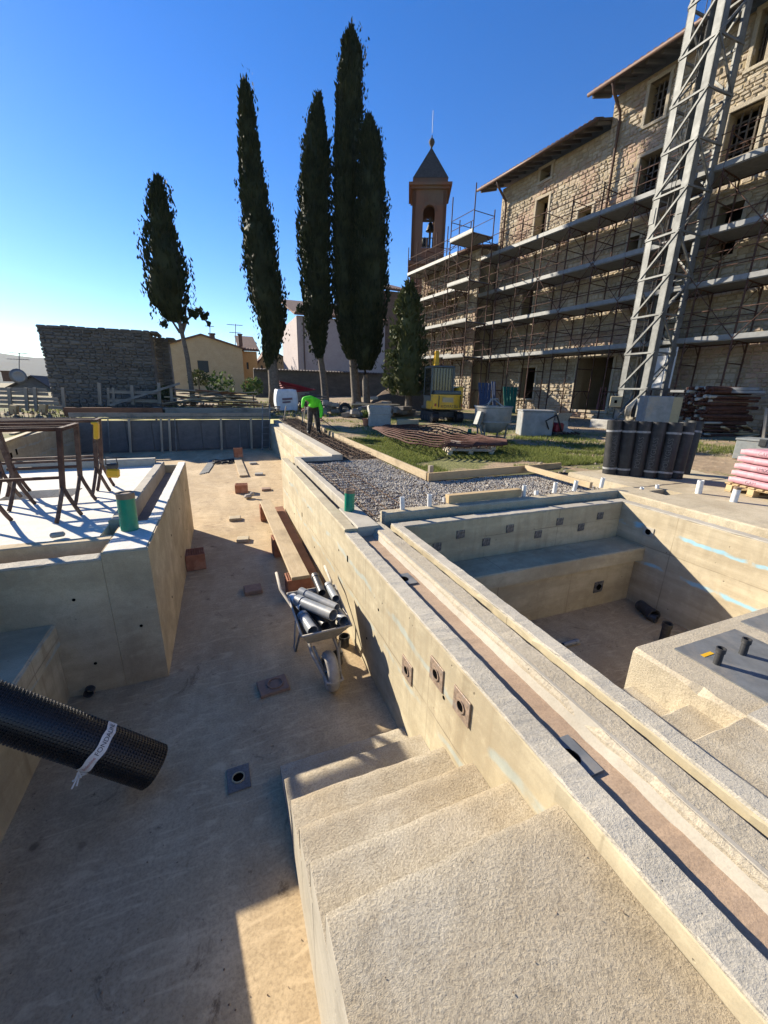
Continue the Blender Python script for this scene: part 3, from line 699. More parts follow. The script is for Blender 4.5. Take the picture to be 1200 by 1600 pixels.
s = thing('pool_steps', 'small sandy concrete steps beside the steel lids in the plunge pool', 'stairs', (2.4, .9, -.2))
for k, (x0, x1, y, z) in enumerate(((XB0 + .004, 2.926, 1.74, .44), (XB0 + .004, 2.927, 1.33, .60), (XB0 + .004, 2.928, 1.03, .765))):
    yb = (1.31, 1.01, -3)[k]
    obj('step', MB().rbox(x0, x1, yb, y, -.19, z, ax='x', step=.05, jit=.006, ch=.012, seed=131 + k), 'tread', s)
obj('step', MB().rbox(2.93, 3.21, -3, 1.02, .75, .785, step=.05, jit=.006, ch=.02, seed=141), 'rim', b)
hk = PZ(1075, 1085, .62)
tag(obj('rebar_hook', MB().tube([hk + Vector((.0, .10, -.13)), hk + Vector((0, .06, .0)), hk + Vector((.04, .0, .02)), hk + Vector((.10, -.03, .02)), hk + Vector((.12, .03, .02))], .006, 5), 'rebar'), 'bent rusty hook sticking out beside the small steps', 'hook')
# loose dark pipes lying on the plunge pool floor
for q, (a, bb, r, lab) in enumerate((((1000, 945), (1022, 962), .075, 'fat black pipe lying in the shaded corner of the plunge pool'), ((1012, 962), (1026, 968), .05, 'small black pipe end next to the fat one in the plunge pool corner'), ((1040, 1000), (1036, 978), .05, 'upright black pipe with collar on the plunge pool floor'), ((880, 1008), (902, 1002), .03, 'thin grey pipe on the floor of the plunge pool near its left wall'))):
    p0 = PZ(*a, -.2 + r); p1 = PZ(*bb, -.2 + r)
    if q == 2: p0 = PZ(1036, 1003, -.2); p1 = p0 + Vector((.0, .0, .26))
    mbp = MB().pipe(p0, p1, r, .008, 16); mbp.pipe(p0.lerp(p1, .8), p1.lerp(p0, -.02), r * 1.14, .01, 16)
    tag(obj('drain_pipe', mbp, 'pvc_dark' if q < 3 else 'pvc_grey', smooth='auto'), lab, 'pipe')

# ------------------------------------------------------------------ slab round the plunge pool
t = thing('terrace_slab', 'raw concrete terrace slab round the plunge pool carrying white pipe stubs', 'slab', (6, 4.4, 1))
obj('slab_edge', MB().rbox(1.72, 5.62, 4.20, 4.36, .5, 1.295, ax='x', step=.06, jit=.006, ch=.018, seed=151), 'slab', t)
obj('slab', MB().rbox(6.2, 10.2, 4.362, 5.75, .9, 1.262, ax='x', step=.1, jit=.01, ch=.03, seed=153), 'slab', t)
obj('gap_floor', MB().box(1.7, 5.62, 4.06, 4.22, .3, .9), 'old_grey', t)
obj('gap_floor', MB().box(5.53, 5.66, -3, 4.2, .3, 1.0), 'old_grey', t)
mb = MB(); mb.rbox(5.62, 6.1, -3, 4.36, .5, 1.29, step=.06, jit=.007, ch=.02, seed=157); obj('slab_edge', mb, 'slab', t)
for a in ((6.1, 6.22, 2.5, 4.36), (6.22, 6.62, 2.5, 3.86), (6.22, 6.62, 4.15, 4.36), (6.62, 10.2, -3, 4.36), (6.1, 6.62, -3, 2.5)):
    obj('slab', MB().box(a[0], a[1], a[2], a[3], .6, 1.256), 'slab', t)
obj('pit_floor', MB().box(6.2, 6.64, 3.84, 4.17, .6, 1.05), 'old_grey', t)
SL = ['first white pipe stub from the green pipe along the slab edge', 'second white pipe stub from the green pipe along the slab edge', 'low white stub just left of the short timber beam', 'white pipe stub right of the short timber beam', 'low white stub behind the right end of the short timber beam',
      'fourth tall white pipe stub along the slab edge', 'fifth tall white pipe stub along the slab edge', 'white pipe stub at the far corner of the plunge pool', 'short stub left of the little pit', 'short stub behind the little pit', 'white pipe stub in front of the black membrane rolls, to their right', 'white pipe stub with brown tape near the pink bags']
for q, (u, v) in enumerate(((628.8, 796), (671, 791), (695, 784), (818, 775), (838, 773), (866, 770), (897, 767), (939, 762), (1002, 767), (1027, 763), (1091, 771), (1146, 784))):
    zb = 1.295 if q < 8 else 1.256
    p = PZ(u, v, zb); h = .16 if q in (0, 1, 3, 5, 6, 7) else (.06 if q < 10 else .21); r = .03 if q < 10 else .045
    tl = Vector((U(-.01, .01), U(-.01, .01), h))
    o = obj('pipe_stub', MB().pipe(p, p + tl, r, .006, 14), 'pvc_white', smooth='auto')
    tag(o, SL[q], 'pipe', 'white pipe stubs on the slab')
    if q == 11: obj('tape', MB().cyl(p + tl * .9, p + tl * 1.05, r * 1.05, 14), 'brown_tape', o)
p0 = PZ(694, 787, 1.295); p1 = PZ(806, 776, 1.295)
tag(obj('timber_beam', MB().obox((p0 + p1) / 2 + Vector((.06, .02, .055)), ((p1 - p0).length + .02, .1, .11), Matrix.Rotation(math.atan2(p1.y - p0.y, p1.x - p0.x), 3, 'Z'), .004), 'new_wood'), 'short fresh timber beam lying on the slab edge among white stubs', 'beam')

# ------------------------------------------------------------------ gravel bed, soil strip, edging boards
def rock_mesh(n=6, seed=0):
    r0 = random.Random(seed); vs = []; 
    bm = bmesh.new(); bmesh.ops.create_icosphere(bm, subdivisions=1, radius=1.0)
    for v in bm.verts: v.co *= U(.7, 1.1)
    out = ([v.co.copy() for v in bm.verts], [tuple(q.index for q in f.verts) for f in bm.faces]); bm.free(); return out
def octa():
    return [Vector(p) for p in ((1, 0, 0), (-1, 0, 0), (0, 1, 0), (0, -1, 0), (0, 0, 1), (0, 0, -1))], [(0, 2, 4), (2, 1, 4), (1, 3, 4), (3, 0, 4), (2, 0, 5), (1, 2, 5), (3, 1, 5), (0, 3, 5)]
def scatter(mb, fn, count, smin, smax, zsq=.6):
    vs, fs = octa()
    for _ in range(count):
        p = fn()
        if p is None: continue
        s = U(smin, smax); R = Matrix.Rotation(U(0, 6.3), 3, 'Z') @ Matrix.Rotation(U(0, 3), 3, 'X')
        d = (U(.6, 1.2), U(.6, 1.2), U(.5, 1.0))
        mb.add([Vector(p) + R @ Vector((v.x * d[0], v.y * d[1], v.z * d[2])) * s for v in vs], fs)
mb = MB()
for a in ((1.5, 3.46, 4.3, 8.96), (2.5, 3.46, 8.9, 19.8), (3.38, 6.8, 4.3, 6.45)):
    nx = int((a[1] - a[0]) / .25) + 1; ny = int((a[3] - a[2]) / .25) + 1; b0 = len(mb.v)
    for j in range(ny + 1):
        for i in range(nx + 1):
            x = a[0] + (a[1] - a[0]) * i / nx; y = a[2] + (a[3] - a[2]) * j / ny
            mb.v.append((x, y, (1.10 if y < 8.95 else 1.13 + .03 * max(0, y - 13)) + .03 * noise.noise(Vector((x * 2, y * 2, 0)))))
    for j in range(ny):
        for i in range(nx):
            k = b0 + j * (nx + 1) + i; mb.f.append((k, k + 1, k + nx + 2, k + nx + 1))
struct(obj('gravel_base', mb, 'soil_bits', smooth=True))
mb = MB()
scatter(mb, lambda: (lambda x, y: (x, y, 1.11 + .03 * noise.noise(Vector((x * 2, y * 2, 0)))))(U(1.58, 3.42), 4.38 + 4.6 * rnd() ** 1.25), 11500, .010, .022)
scatter(mb, lambda: (lambda x, y: (x, y, 1.11 + .03 * noise.noise(Vector((x * 2, y * 2, 0)))))(U(3.3, 6.3), 4.4 + 1.95 * rnd()), 7500, .009, .020)
g = obj('gravel', mb, 'gravel'); g['kind'] = 'stuff'; g['label'] = 'grey crushed gravel bed beside the pool wall'
mb = MB(); scatter(mb, lambda: (lambda x, y: (x, y, 1.14 + .03 * max(0, y - 13)))(U(2.6, 3.4), U(9, 19.7)), 2500, .012, .04)
g = obj('loose_soil', mb, 'soil_bits'); g['kind'] = 'stuff'; g['label'] = 'dark crumbly soil strip under the rebar'
def board_line(name, a, b, h, th, mat, lab, z=None):
    a = Vector(a); b = Vector(b); d = b - a
    R = d.normalized().to_track_quat('X', 'Z').to_matrix()
    return tag(obj(name, MB().obox((a + b) / 2 + Vector((0, 0, h / 2)), (d.length, th, h), R, .004), mat), lab, 'board')
board_line('edging_board', (3.46, 6.42, 1.12), (3.46, 13.9, 1.17), .15, .05, 'plank_y', 'long pale edging board between gravel and lawn, nearer length')
board_line('edging_board', (3.5, 14.6, 1.20), (3.5, 19.9, 1.30), .13, .05, 'plank_y', 'long pale edging board behind the worker, farther length')
board_line('edging_board', (3.44, 6.36, 1.12), (6.75, 6.5, 1.14), .15, .05, 'new_wood', 'orange timber edging board across the front of the lawn')
board_line('edging_board', (5.72, 6.40, 1.2), (5.68, 4.75, 1.2), .1, .06, 'new_wood_y', 'loose timber board lying askew from the lawn edging to the slab')
for q, (x, y, h) in enumerate(((3.62, 6.6, .26), (6.25, 6.58, .2))):
    tag(obj('timber_stake', MB().obox((x, y, 1.05 + h / 2), (.09, .07, h + .1), Matrix.Rotation(.2, 3, 'Z'), .006), 'plank_z'), ('short stake at the corner of the edging boards', 'small stake behind the front edging board')[q], 'stake')
for q, (x, y) in enumerate(((3.30, 15.2), (3.62, 16.6), (3.3, 17.8), (3.6, 18.9), (2.75, 19.2))):
    tag(obj('timber_stake', MB().obox((x, y, 1.4 + .03 * max(0, y - 13)), (.05, .05, .7), Matrix.Rotation(.1 * q - .2, 3, 'Y'), .004), 'plank_z'), ('thin stake by the edging nearest behind the worker', 'thin stake right of the edging board behind the worker', 'third thin stake back behind the worker', 'farthest thin stake right of the edging board', 'thin stake by the far end of the pool rim')[q], 'stake', 'stakes behind the worker')
# rebar mats
def rebar_mat(lab, x0, x1, y0, y1, zf, dx, dy, seed):
    r0 = random.Random(seed); th = thing('rebar_mat', lab, 'rebar mat', ((x0 + x1) / 2, (y0 + y1) / 2, zf(y0)))
    y = y0
    while y < y1:
        a = r0.uniform(-.05, .05)
        rod('bar', (x0 + r0.uniform(-.06, .06), y + a, zf(y) + .012), (x1 + r0.uniform(-.1, .1), y - a, zf(y) + .012), .0045, 'rebar', th, 'cyl5'); y += dy
    x = x0 + .1
    while x < x1:
        rod('bar', (x, y0, zf(y0)), (x + r0.uniform(-.03, .03), y1, zf(y1)), .0045, 'rebar', th, 'cyl5'); x += dx
rebar_mat('rusty rebar mat half buried in the gravel beside the green pipe', 1.62, 2.45, 4.6, 8.5, lambda y: 1.15, .28, .19, 1)
rebar_mat('rusty rebar mat on the soil strip at the worker\'s feet', 2.62, 3.4, 9.15, 13.0, lambda y: 1.2, .2, .2, 2)
rebar_mat('rusty rebar mat on the soil strip behind the worker', 2.62, 3.4, 13.2, 19.4, lambda y: 1.22 + .03 * max(0, y - 13), .2, .22, 3)

# ------------------------------------------------------------------ grass and weeds (stuff)
mb = MB()
def lawn_ok(x, y):
    return noise.noise(Vector((x * .5, y * .5, 7))) + .5 * noise.noise(Vector((x * 1.6, y * 1.6, 1))) > -.28
def blades(n, fx, fy, hmin, hmax, ok=lawn_ok):
    for _ in range(n):
        x = fx(); y = fy()
        if not ok(x, y) or in_hole(x, y): continue
        z = gz(x, y) + .02
        for _b in range(3):
            a = U(0, 6.28); h = U(hmin, hmax); l = U(0, .6) * h; w = U(.005, .011)
            bx, by = x + U(-.03, .03), y + U(-.03, .03); ca, sa = math.cos(a), math.sin(a)
            mb.add([(bx - sa * w, by + ca * w, z - .02), (bx + sa * w, by - ca * w, z - .02), (bx + ca * l, by + sa * l, z + h)], [(0, 1, 2)])
blades(24000, lambda: U(3.55, 9.6), lambda: 6.55 + 6.2 * rnd() ** 1.2, .03, .085)
blades(6000, lambda: U(8, 14), lambda: U(5.9, 11), .03, .09, lambda x, y: noise.noise(Vector((x * .45, y * .45, 2))) > .02)
blades(5000, lambda: U(3.6, 12), lambda: U(12, 20), .03, .1, lambda x, y: noise.noise(Vector((x * .45, y * .45, 4))) > .08)
blades(6000, lambda: U(-9, 8), lambda: U(20.3, 32), .06, .22, lambda x, y: noise.noise(Vector((x * .4, y * .4, 4))) > -.05)
g = obj('grass', mb, 'grass_blade'); g['kind'] = 'stuff'; g['label'] = 'thin winter grass of the trodden lawn'
mb = MB(); scatter(mb, lambda: (lambda x, y: (x, y, gz(x, y) + .01))(U(6, 17), U(6, 16)), 1500, .012, .05)
scatter(mb, lambda: (lambda x, y: (x, y, gz(x, y) + .02))(U(-9, 9), U(20.5, 30)), 900, .03, .16)
g = obj('earth_clods', mb, 'rubble'); g['kind'] = 'stuff'; g['label'] = 'clods and small rubble strewn over the trodden earth'
# ------------------------------------------------------------------ hollow clay bricks
def hollow_brick(lab, c, rz, sz=(.30, .25, .25), mat='clay', standing=True):
    c = Vector(c); R = Matrix.Rotation(rz, 3, 'Z'); lx, ly, lz = sz
    th = thing('hollow_brick', lab, 'brick', c)
    def bx(dx, dy, dz, ox, oy, oz, mb): mb.obox(c + R @ Vector((ox, oy, oz)), (dx, dy, dz), R)
    m = MB(); w = .012
    for q in (-1, 1):
        bx(lx, w, lz, 0, q * (ly - w) / 2, lz / 2, m); bx(w, ly - 2 * w, lz, q * (lx - w) / 2, 0, lz / 2, m)
    obj('shell', m, mat, th)
    m = MB()
    for k in range(1, 8): bx(.006, ly - 2 * w, lz - .006, -lx / 2 + lx * k / 8, 0, lz / 2, m)
    for k in range(1, 6): bx(lx - 2 * w, .006, lz - .008, 0, -ly / 2 + ly * k / 6, lz / 2, m)
    obj('webs', m, mat, th)
    m = MB()
    for k in range(9):
        bx(.012, .004, lz * .98, -lx / 2 + lx * (k + .5) / 9, -ly / 2 - .0015, lz / 2, m); bx(.004, .012, lz * .98, -lx / 2 - .0015, -ly / 2 + ly * (k + .5) / 9, lz / 2, m)
    obj('scoring', m, mat, th)
    return th
# plank walkway on bricks
tag(obj('plank', MB().obox((.755, 6.72, .345), (.235, 3.95, .045), Matrix.Rotation(.012, 3, 'Z'), .005), 'plank_y'), 'long weathered scaffold plank raised on bricks behind the wheelbarrow', 'plank')
tag(obj('plank', MB().obox((1.01, 6.5, .15), (.17, 4.6, .04), Matrix.Rotation(-.006, 3, 'Z'), .004), 'red_wood'), 'lower reddish plank along the foot of the dividing wall', 'plank')
hollow_brick('upright hollow clay brick under the near end of the raised plank', (.755, 4.88, 0.004), .0, (.30, .25, .318))
hollow_brick('hollow clay brick under the middle of the raised plank', (.74, 6.45, 0.004), .05, (.26, .25, .318))
hollow_brick('hollow clay brick under the far end of the raised plank', (.72, 8.45, 0.004), .0, (.26, .25, .318))
for q, y in enumerate((4.7, 6.55, 8.45)):
    hollow_brick(('clay brick under the near end of the lower reddish plank', 'clay brick under the middle of the lower reddish plank', 'clay brick under the far end of the lower reddish plank')[q], (1.015, y, .004), 0, (.16, .25, .12))
p = PZ(300, 890); hollow_brick('clay brick on its side against the raised block wall', (p.x + .06, p.y + .1, .004), .08, (.27, .3, .25))
p = PZ(378, 769); hollow_brick('single clay brick standing alone on the sunny pool floor', (p.x, p.y, .004), -.1, (.31, .28, .22))
p = PZ(374, 712)
tag(obj('plank', MB().obox((.47, 15.0, .035), (.26, 3.9, .05), Matrix.Rotation(.015, 3, 'Z'), .005), 'plank_y'), 'plank lying flat on the far pool floor with a brick at its end', 'plank')
hollow_brick('clay brick at the far end of the flat plank', (.5, 16.75, .062), .05, (.32, .26, .36))
# floor tiles, plates, drains
FL = [((395.5, 924), .23, 'brown square tile in the shade of the pool floor', 'clay_dull'), ((380, 845), .21, 'pale tile at the edge of the big shadow', 'slab'), ((367.5, 812), .23, 'pale tile on the sunny floor left of the plank', 'slab'),
      ((416, 766), .24, 'grey tile on the sunny floor beside the lone brick', 'clay_dull'), ((404.7, 742), .25, 'grey tile farther along the sunny floor near the gutter wall', 'tub_grey'), ((395.5, 725), .26, 'grey tile farthest along the sunny floor near the gutter wall', 'tub_grey')]
for (u, v), s, lab, m in FL:
    p = PZ(u, v); tag(obj('floor_tile', MB().obox((p.x, p.y, .03), (s, s * .95, .06), Matrix.Rotation(U(-.15, .15), 3, 'Z'), .008), m), lab, 'tile')
p = PZ(427, 1074); th = thing('drain_form', 'brown wooden square form with a round ring on the pool floor', 'drain', (p.x, p.y, 0))
obj('board', MB().obox((p.x, p.y, .018), (.27, .21, .036), Matrix.Rotation(.1, 3, 'Z'), .006), 'clay_dull', th)
obj('ring', MB().pipe((p.x + .02, p.y, .03), (p.x + .02, p.y, .05), .075, .012, 20), 'clay_dull', th)
p = PZ(372, 1217); th = thing('floor_drain', 'round open floor drain set in a dark square patch', 'drain', (p.x, p.y, 0))
obj('patch', MB().obox((p.x + .005, p.y, .006), (.155, .2, .012), Matrix.Rotation(.03, 3, 'Z'), .003), 'old_grey', th)
obj('ring', MB().pipe((p.x + .003, p.y - .003, .0), (p.x + .003, p.y - .003, .022), .045, .008, 22), 'beige_box', th)
obj('hole', MB().cyl((p.x + .003, p.y - .003, .012), (p.x + .003, p.y - .003, .0145), .037, 20), 'black_hole', th)
th = thing('metal_strips', 'bundle of loose grey metal strips on the far sunny floor', 'metal strips', PZ(325, 730))
for q in range(4):
    a = PZ(313 + q * 3.5, 741 - q, .01 + .004 * q); b = PZ(329 + q * 2.5, 719, .01 + .004 * q); beam('strip', a, b, .07, .006, 'galv', th)
th = PZ(353, 722); mbc = MB()
for q in range(9):
    pts = [Vector((th.x + U(-.5, .5), th.y + U(-.5, .5), .02 + .03 * rnd())) for _ in range(5)]; mbc.tube(pts, .018, 5)
tag(obj('cable_heap', mbc, 'black_cable', smooth=True), 'tangled black cable heap beside the metal strips', 'cable')
p = PZ(388, 779); tag(obj('rag', MB().obox((p.x, p.y, .06), (.22, .16, .1), Matrix.Rotation(.5, 3, 'Z'), .05).obox((p.x + .1, p.y, .12), (.1, .1, .1), Matrix.Rotation(.9, 3, 'X'), .03), 'concrete_smear'), 'small crumpled scrap beside the lone brick', 'scrap')
p = PZ(141, 1087); tag(obj('drain_pipe', MB().pipe((p.x, p.y - .03, .045), (p.x, p.y + .12, .045), .04, .006, 16).cyl((p.x, p.y + .04, .045), (p.x, p.y + .05, .045), .036, 14), 'pvc_dark'), 'black pipe end at the foot of the left block', 'pipe')
for q, (u, v) in enumerate(((538, 1008), (527, 1036))):
    p = PZ(u, v); tag(obj('pipe_fitting', MB().pipe((p.x, p.y, .0), (p.x, p.y, .11), .055, .008, 16).pipe((p.x, p.y, .09), (p.x, p.y, .12), .062, .012, 16), 'pvc_dark', smooth='auto'), ('black pipe fitting on the floor behind the barrow wheel', 'black pipe fitting on the floor right of the barrow wheel')[q], 'pipe')
mb = MB()                                                     # grit and crumbs on the floor
def crumb():
    x = U(-1.4, 1.1); y = 1.2 + 12 * rnd() ** 1.7
    if x < -.72 and y > 3.7: return None
    return None if (x > .15 and y < 2.35) else (x, y, .004)
scatter(mb, crumb, 420, .002, .007)
scatter(mb, lambda: (U(.22, 1.1), U(.1, .8), 1.104), 22, .002, .004)
g = obj('floor_crumbs', mb, 'floor_grime'); g['kind'] = 'stuff'; g['label'] = 'crumbs of mortar and dirt on the pool floor and landing'

# ------------------------------------------------------------------ wheelbarrow with grey pipes
w = thing('wheelbarrow', 'cement stained wheelbarrow full of grey pipes in the pool', 'wheelbarrow', (.74, 3.45, 0))
top = [(.49, 3.08, .60), (.955, 3.10, .60), (.99, 3.82, .66), (.475, 3.80, .66)]
bot = [(.58, 3.30, .36), (.865, 3.31, .36), (.89, 3.70, .36), (.56, 3.69, .36)]
def tray(top, bot, o):
    m = MB(); T = [Vector(p) for p in top]; B = [Vector(p) for p in bot]; c = sum(T, Vector()) / 4
    T2 = [p + (c - p).normalized() * o for p in T]; B2 = [p + (c - p).normalized() * o + Vector((0, 0, o)) for p in B]
    vs = T + B + T2 + B2; fs = []
    for i in range(4):
        j = (i + 1) % 4; fs += [(i, j, 4 + j, 4 + i), (8 + j, 8 + i, 12 + i, 12 + j), (j, i, 8 + i, 8 + j)]
    fs += [(4, 5, 6, 7), (15, 14, 13, 12)]; return m.add(vs, fs)
obj('tray', tray(top, bot, .014), 'concrete_smear', w)
lip = MB(); T = [Vector(p) for p in top]
lip.tube(T + [T[0]], .011, 6); obj('tray_lip', lip, 'concrete_smear', w, smooth=True)
fr = MB()
for sx, hx in ((.60, .44), (.85, 1.02)):
    fr.tube([(.72 + (.09 if sx > .7 else -.06), 2.99, .20), (sx, 3.20, .30), (sx, 3.72, .345), (hx, 4.10, .56), (hx, 4.42, .62)], .016, 8)
fr.tube([(.66, 2.99, .20), (.665, 2.90, .19), (.735, 2.885, .19), (.81, 2.90, .19), (.81, 2.99, .20)], .014, 8)
obj('frame', fr, 'concrete_smear', w, smooth=True)
for sx in (.52, .97):
    m = MB(); m.tube([(sx + (.06 if sx < .7 else -.06), 3.62, .36), (sx, 3.72, .0), (sx, 3.80, .0), (sx + (.05 if sx < .7 else -.05), 3.86, .43)], .013, 6); obj('leg', m, 'grey_metal', w, smooth=True)
wh = MB(); wc = Vector((.735, 3.06, .185)); n = 24
prof = [(-.05, .12), (-.055, .155), (-.035, .18), (0, .187), (.035, .18), (.055, .155), (.05, .12)]
for i in range(n):
    a = 2 * math.pi * i / n
    for dx, r in prof: wh.v.append(wc + Vector((dx, math.cos(a) * r, math.sin(a) * r)))
k = len(prof)
for i in range(n):
    for q in range(k - 1): wh.f.append((i * k + q, i * k + q + 1, ((i + 1) % n) * k + q + 1, ((i + 1) % n) * k + q))
wo = obj('wheel', wh, 'concrete_smear', w, smooth=True)
obj('rim', MB().cyl(wc + Vector((-.035, 0, 0)), wc + Vector((.035, 0, 0)), .125, 20).cyl(wc + Vector((-.07, 0, 0)), wc + Vector((.08, 0, 0)), .018, 10), 'grey_metal', wo)
for sx in (-.055, .075):
    m = MB(); m.tube([(.735 + sx, 3.06, .185), (.735 + sx * 2.0, 3.26, .345)], .013, 6); obj('wheel_fork', m, 'concrete_smear', w, smooth=True)
PP = [((.55, 3.62, .66), (.80, 3.17, .70), .055, 'pvc_grey', 'fat grey pipe on top of the barrow load, open end to the front'), ((.60, 3.72, .70), (.87, 3.30, .69), .042, 'pvc_grey', 'grey pipe with collar lying next to the fat one in the barrow'),
      ((.90, 3.76, .70), (.895, 3.42, .72), .040, 'pvc_grey', 'pale grey pipe along the right side of the barrow'), ((.80, 3.95, .74), (.80, 3.62, .70), .04, 'pvc_dark', 'dark pipe end pointing at the plank, on the back of the barrow load'),
      ((.56, 3.42, .60), (.60, 3.13, .60), .052, 'pvc_grey', 'capped grey pipe at the front left corner of the barrow'), ((.66, 3.66, .56), (.74, 3.24, .56), .045, 'pvc_dark', 'dark pipe deep in the middle of the barrow'),
      ((.88, 3.60, .58), (.90, 3.16, .62), .05, 'pvc_grey', 'grey pipe at the front right corner of the barrow'), ((.70, 3.78, .62), (.86, 3.5, .62), .04, 'pvc_dark', 'dark pipe under the others at the back of the barrow'),
      ((.52, 3.76, .62), (.58, 3.5, .64), .045, 'pvc_white', 'cream pipe end at the back left of the barrow')]
for a, b, r, m, lab in PP:
    a = Vector(a); b = Vector(b); mbp = MB().pipe(a, b, r, .005, 18); mbp.pipe(a, a.lerp(b, .16), r * 1.13, .008, 18)
    mbp.cyl(a.lerp(b, .5), a.lerp(b, .52), r * .9, 14)
    tag(obj('pvc_pipe', mbp, m, smooth='auto'), lab, 'pipe', 'pipes in the wheelbarrow')

# ------------------------------------------------------------------ green pipes
def green(lab, x, y, z, h, r):
    o = tag(obj('green_pipe', MB().pipe((x, y, z), (x + .01, y, z + h), r, .008, 28), 'green_pipe', smooth='auto'), lab, 'pipe')
    obj('tape_collar', MB().pipe((x + .009, y, z + h * .88), (x + .01, y, z + h + .012), r * 1.02, .02, 28), 'brown_tape', o, smooth='auto')
    obj('end_cap', MB().cyl((x + .01, y, z + h - .01), (x + .01, y, z + h + .002), r * .97, 24), 'brown_tape', o)
green('upright thick green pipe on the corner of the raised block', -.93, 4.33, 1.348, .36, .077)
green('upright slimmer green pipe on the corner of the dividing wall', 1.40, 4.62, 1.24, .265, .064)

# ------------------------------------------------------------------ dimpled membrane roll leaning on the bench
E0 = Vector((-.655, 2.565, .145)); D0 = (Vector((-1.40, 2.60, .862)) - E0).normalized(); Lr = 2.05; Rr = .135
th = thing('dimple_membrane_roll', 'black dimpled membrane roll with a white band leaning at the left', 'membrane roll', E0)
q0 = D0.to_track_quat('Z', 'X')
if (q0 @ Vector((1, 0, 0))).z < 0: q0 = q0 @ Quaternion((0, 0, 1), math.pi)
m = MB(); nr = 48; nl = 8
def rp(a, l, r): return E0 + q0 @ Vector((math.cos(a) * r, math.sin(a) * r, l))
for l in range(nl + 1):
    for i in range(nr): m.v.append(rp(2 * math.pi * i / nr, Lr * l / nl, Rr * (1 + .02 * math.sin(3 * i / nr * 6.28 + l))))
for l in range(nl):
    for i in range(nr): m.f.append((l * nr + i, l * nr + (i + 1) % nr, (l + 1) * nr + (i + 1) % nr, (l + 1) * nr + i))
m.cyl(E0 + D0 * .012, E0 + D0 * .02, Rr * .97, 40); obj('roll', m, 'dimple', th, smooth=True)
m = MB()                                                       # studs: too many to pick apart
na = 44; step = .0205
for l in range(int(Lr / step)):
    for i in range(na):
        a = 2 * math.pi * (i + .5 * (l % 2) * 0) / na; L = .01 + l * step
        dl, da, h = .0066, .048, .0085
        b = [rp(a - da, L - dl, Rr * .99), rp(a + da, L - dl, Rr * .99), rp(a + da, L + dl, Rr * .99), rp(a - da, L + dl, Rr * .99)]
        tp = [rp(a - da * .6, L - dl * .6, Rr + h), rp(a + da * .6, L - dl * .6, Rr + h), rp(a + da * .6, L + dl * .6, Rr + h), rp(a - da * .6, L + dl * .6, Rr + h)]
        m.add(b + tp, [(4, 5, 6, 7), (0, 1, 5, 4), (1, 2, 6, 5), (2, 3, 7, 6), (3, 0, 4, 7)])
g = obj('studs', m, 'dimple', th); g['kind'] = 'stuff'
m = MB()
for k, L in enumerate((.385, .445)):
    for i in range(60): m.v.append(rp(2 * math.pi * i / 60, L + .004 * math.sin(i * .7), Rr + .012))
for i in range(60): m.f.append((i, (i + 1) % 60, 60 + (i + 1) % 60, 60 + i))
bo = obj('band', m, 'white_band', th, smooth=True)
# lettering round the band, facing the camera
tc = Vector((0, 0, CAMZ)) - (E0 + D0 * .415); lc = q0.inverted() @ tc; a0 = math.atan2(lc.y, lc.x)
def band_fn(off, sg=1): return lambda x, y: rp(a0 + off + x / (Rr + .0135), .415 + y, Rr + .0135)
text_on('print', 'FONDALINE', .040, band_fn(.42), 'ink_dark', bo)
text_on('print', 'Bodenline', .028, band_fn(-.78), 'ink_red', bo)
tl = rp(a0 - 1.75, .415, Rr + .015); kn = MB()
for _ in range(7): kn.tube([tl, tl + Vector((U(-.03, .03), U(-.03, .03), U(-.05, .0))), tl + Vector((U(-.05, .05), U(-.05, .03), U(-.08, -.03)))], .006, 4)
obj('band_knot', kn, 'white_band', bo)

# ------------------------------------------------------------------ trestles on the screed
def trestle(lab, y, xr, xl, z0, yaw, wd, mats):
    th = thing('trestle', lab, 'trestle', ((xr + xl) / 2, y, z0)); R = Matrix.Rotation(yaw, 3, 'Z'); c = Vector((xr, y, z0))
    def Q(dx, dy, dz): return c + R @ Vector((dx, dy, dz))
    H = .95; W = xl - xr
    for dx in (0, W):
        for dy in (-wd, wd):
            lean = .07 if dx == 0 else -.05
            beam('post', Q(dx + lean, dy * .92, H), Q(dx, dy, .33), .043, .04, mats[0] if dy < 0 else mats[1], th, up=(0, 1, 0))
            for q in (-1, 1):
                m = MB(); m.tube([Q(dx, dy, .36), Q(dx + q * .02, dy + q * .04, .24), Q(dx + q * .06, dy + q * .11, .06), Q(dx + q * .075, dy + q * .135, .006)], .02, 6)
                obj('foot', m, mats[1], th, smooth=True)
        beam('cross_bar', Q(dx + (.07 if dx == 0 else -.05), -wd * .92, H - .02), Q(dx + (.07 if dx == 0 else -.05), wd * .92, H - .02), .045, .035, mats[0], th)
    for dy in (-wd * .92, wd * .92, -wd * .3):
        for o in (0, .035): beam('top_rail', Q(.08, dy + o, H - .01 - o * .5), Q(W - .08, dy + o, H - .01 - o * .5), .022, .022, mats[0], th)
    for dy in (-wd, wd): beam('lower_rail', Q(.02, dy, .45), Q(W - .05, dy, .45), .03, .028, mats[0], th)
    return th
trestle('rusty steel trestle nearer the front of the raised block', 5.27, -1.60, -2.2, ZS, .03, .33, ('rust', 'trestle_paint'))
trestle('mortar stained steel trestle farther back on the raised block', 6.22, -1.56, -2.5, ZS, .05, .16, ('trestle_paint', 'trestle_paint'))
p = Vector((-1.40, 6.15, 1.60)); th = thing('tool_pouch', 'yellow and black tool pouch hanging on the trestle', 'tool', p)
obj('pouch', MB().obox(p + Vector((.0, 0, -.02)), (.15, .08, .12), Matrix.Rotation(.1, 3, 'Y'), .02), 'yellow_paint', th)
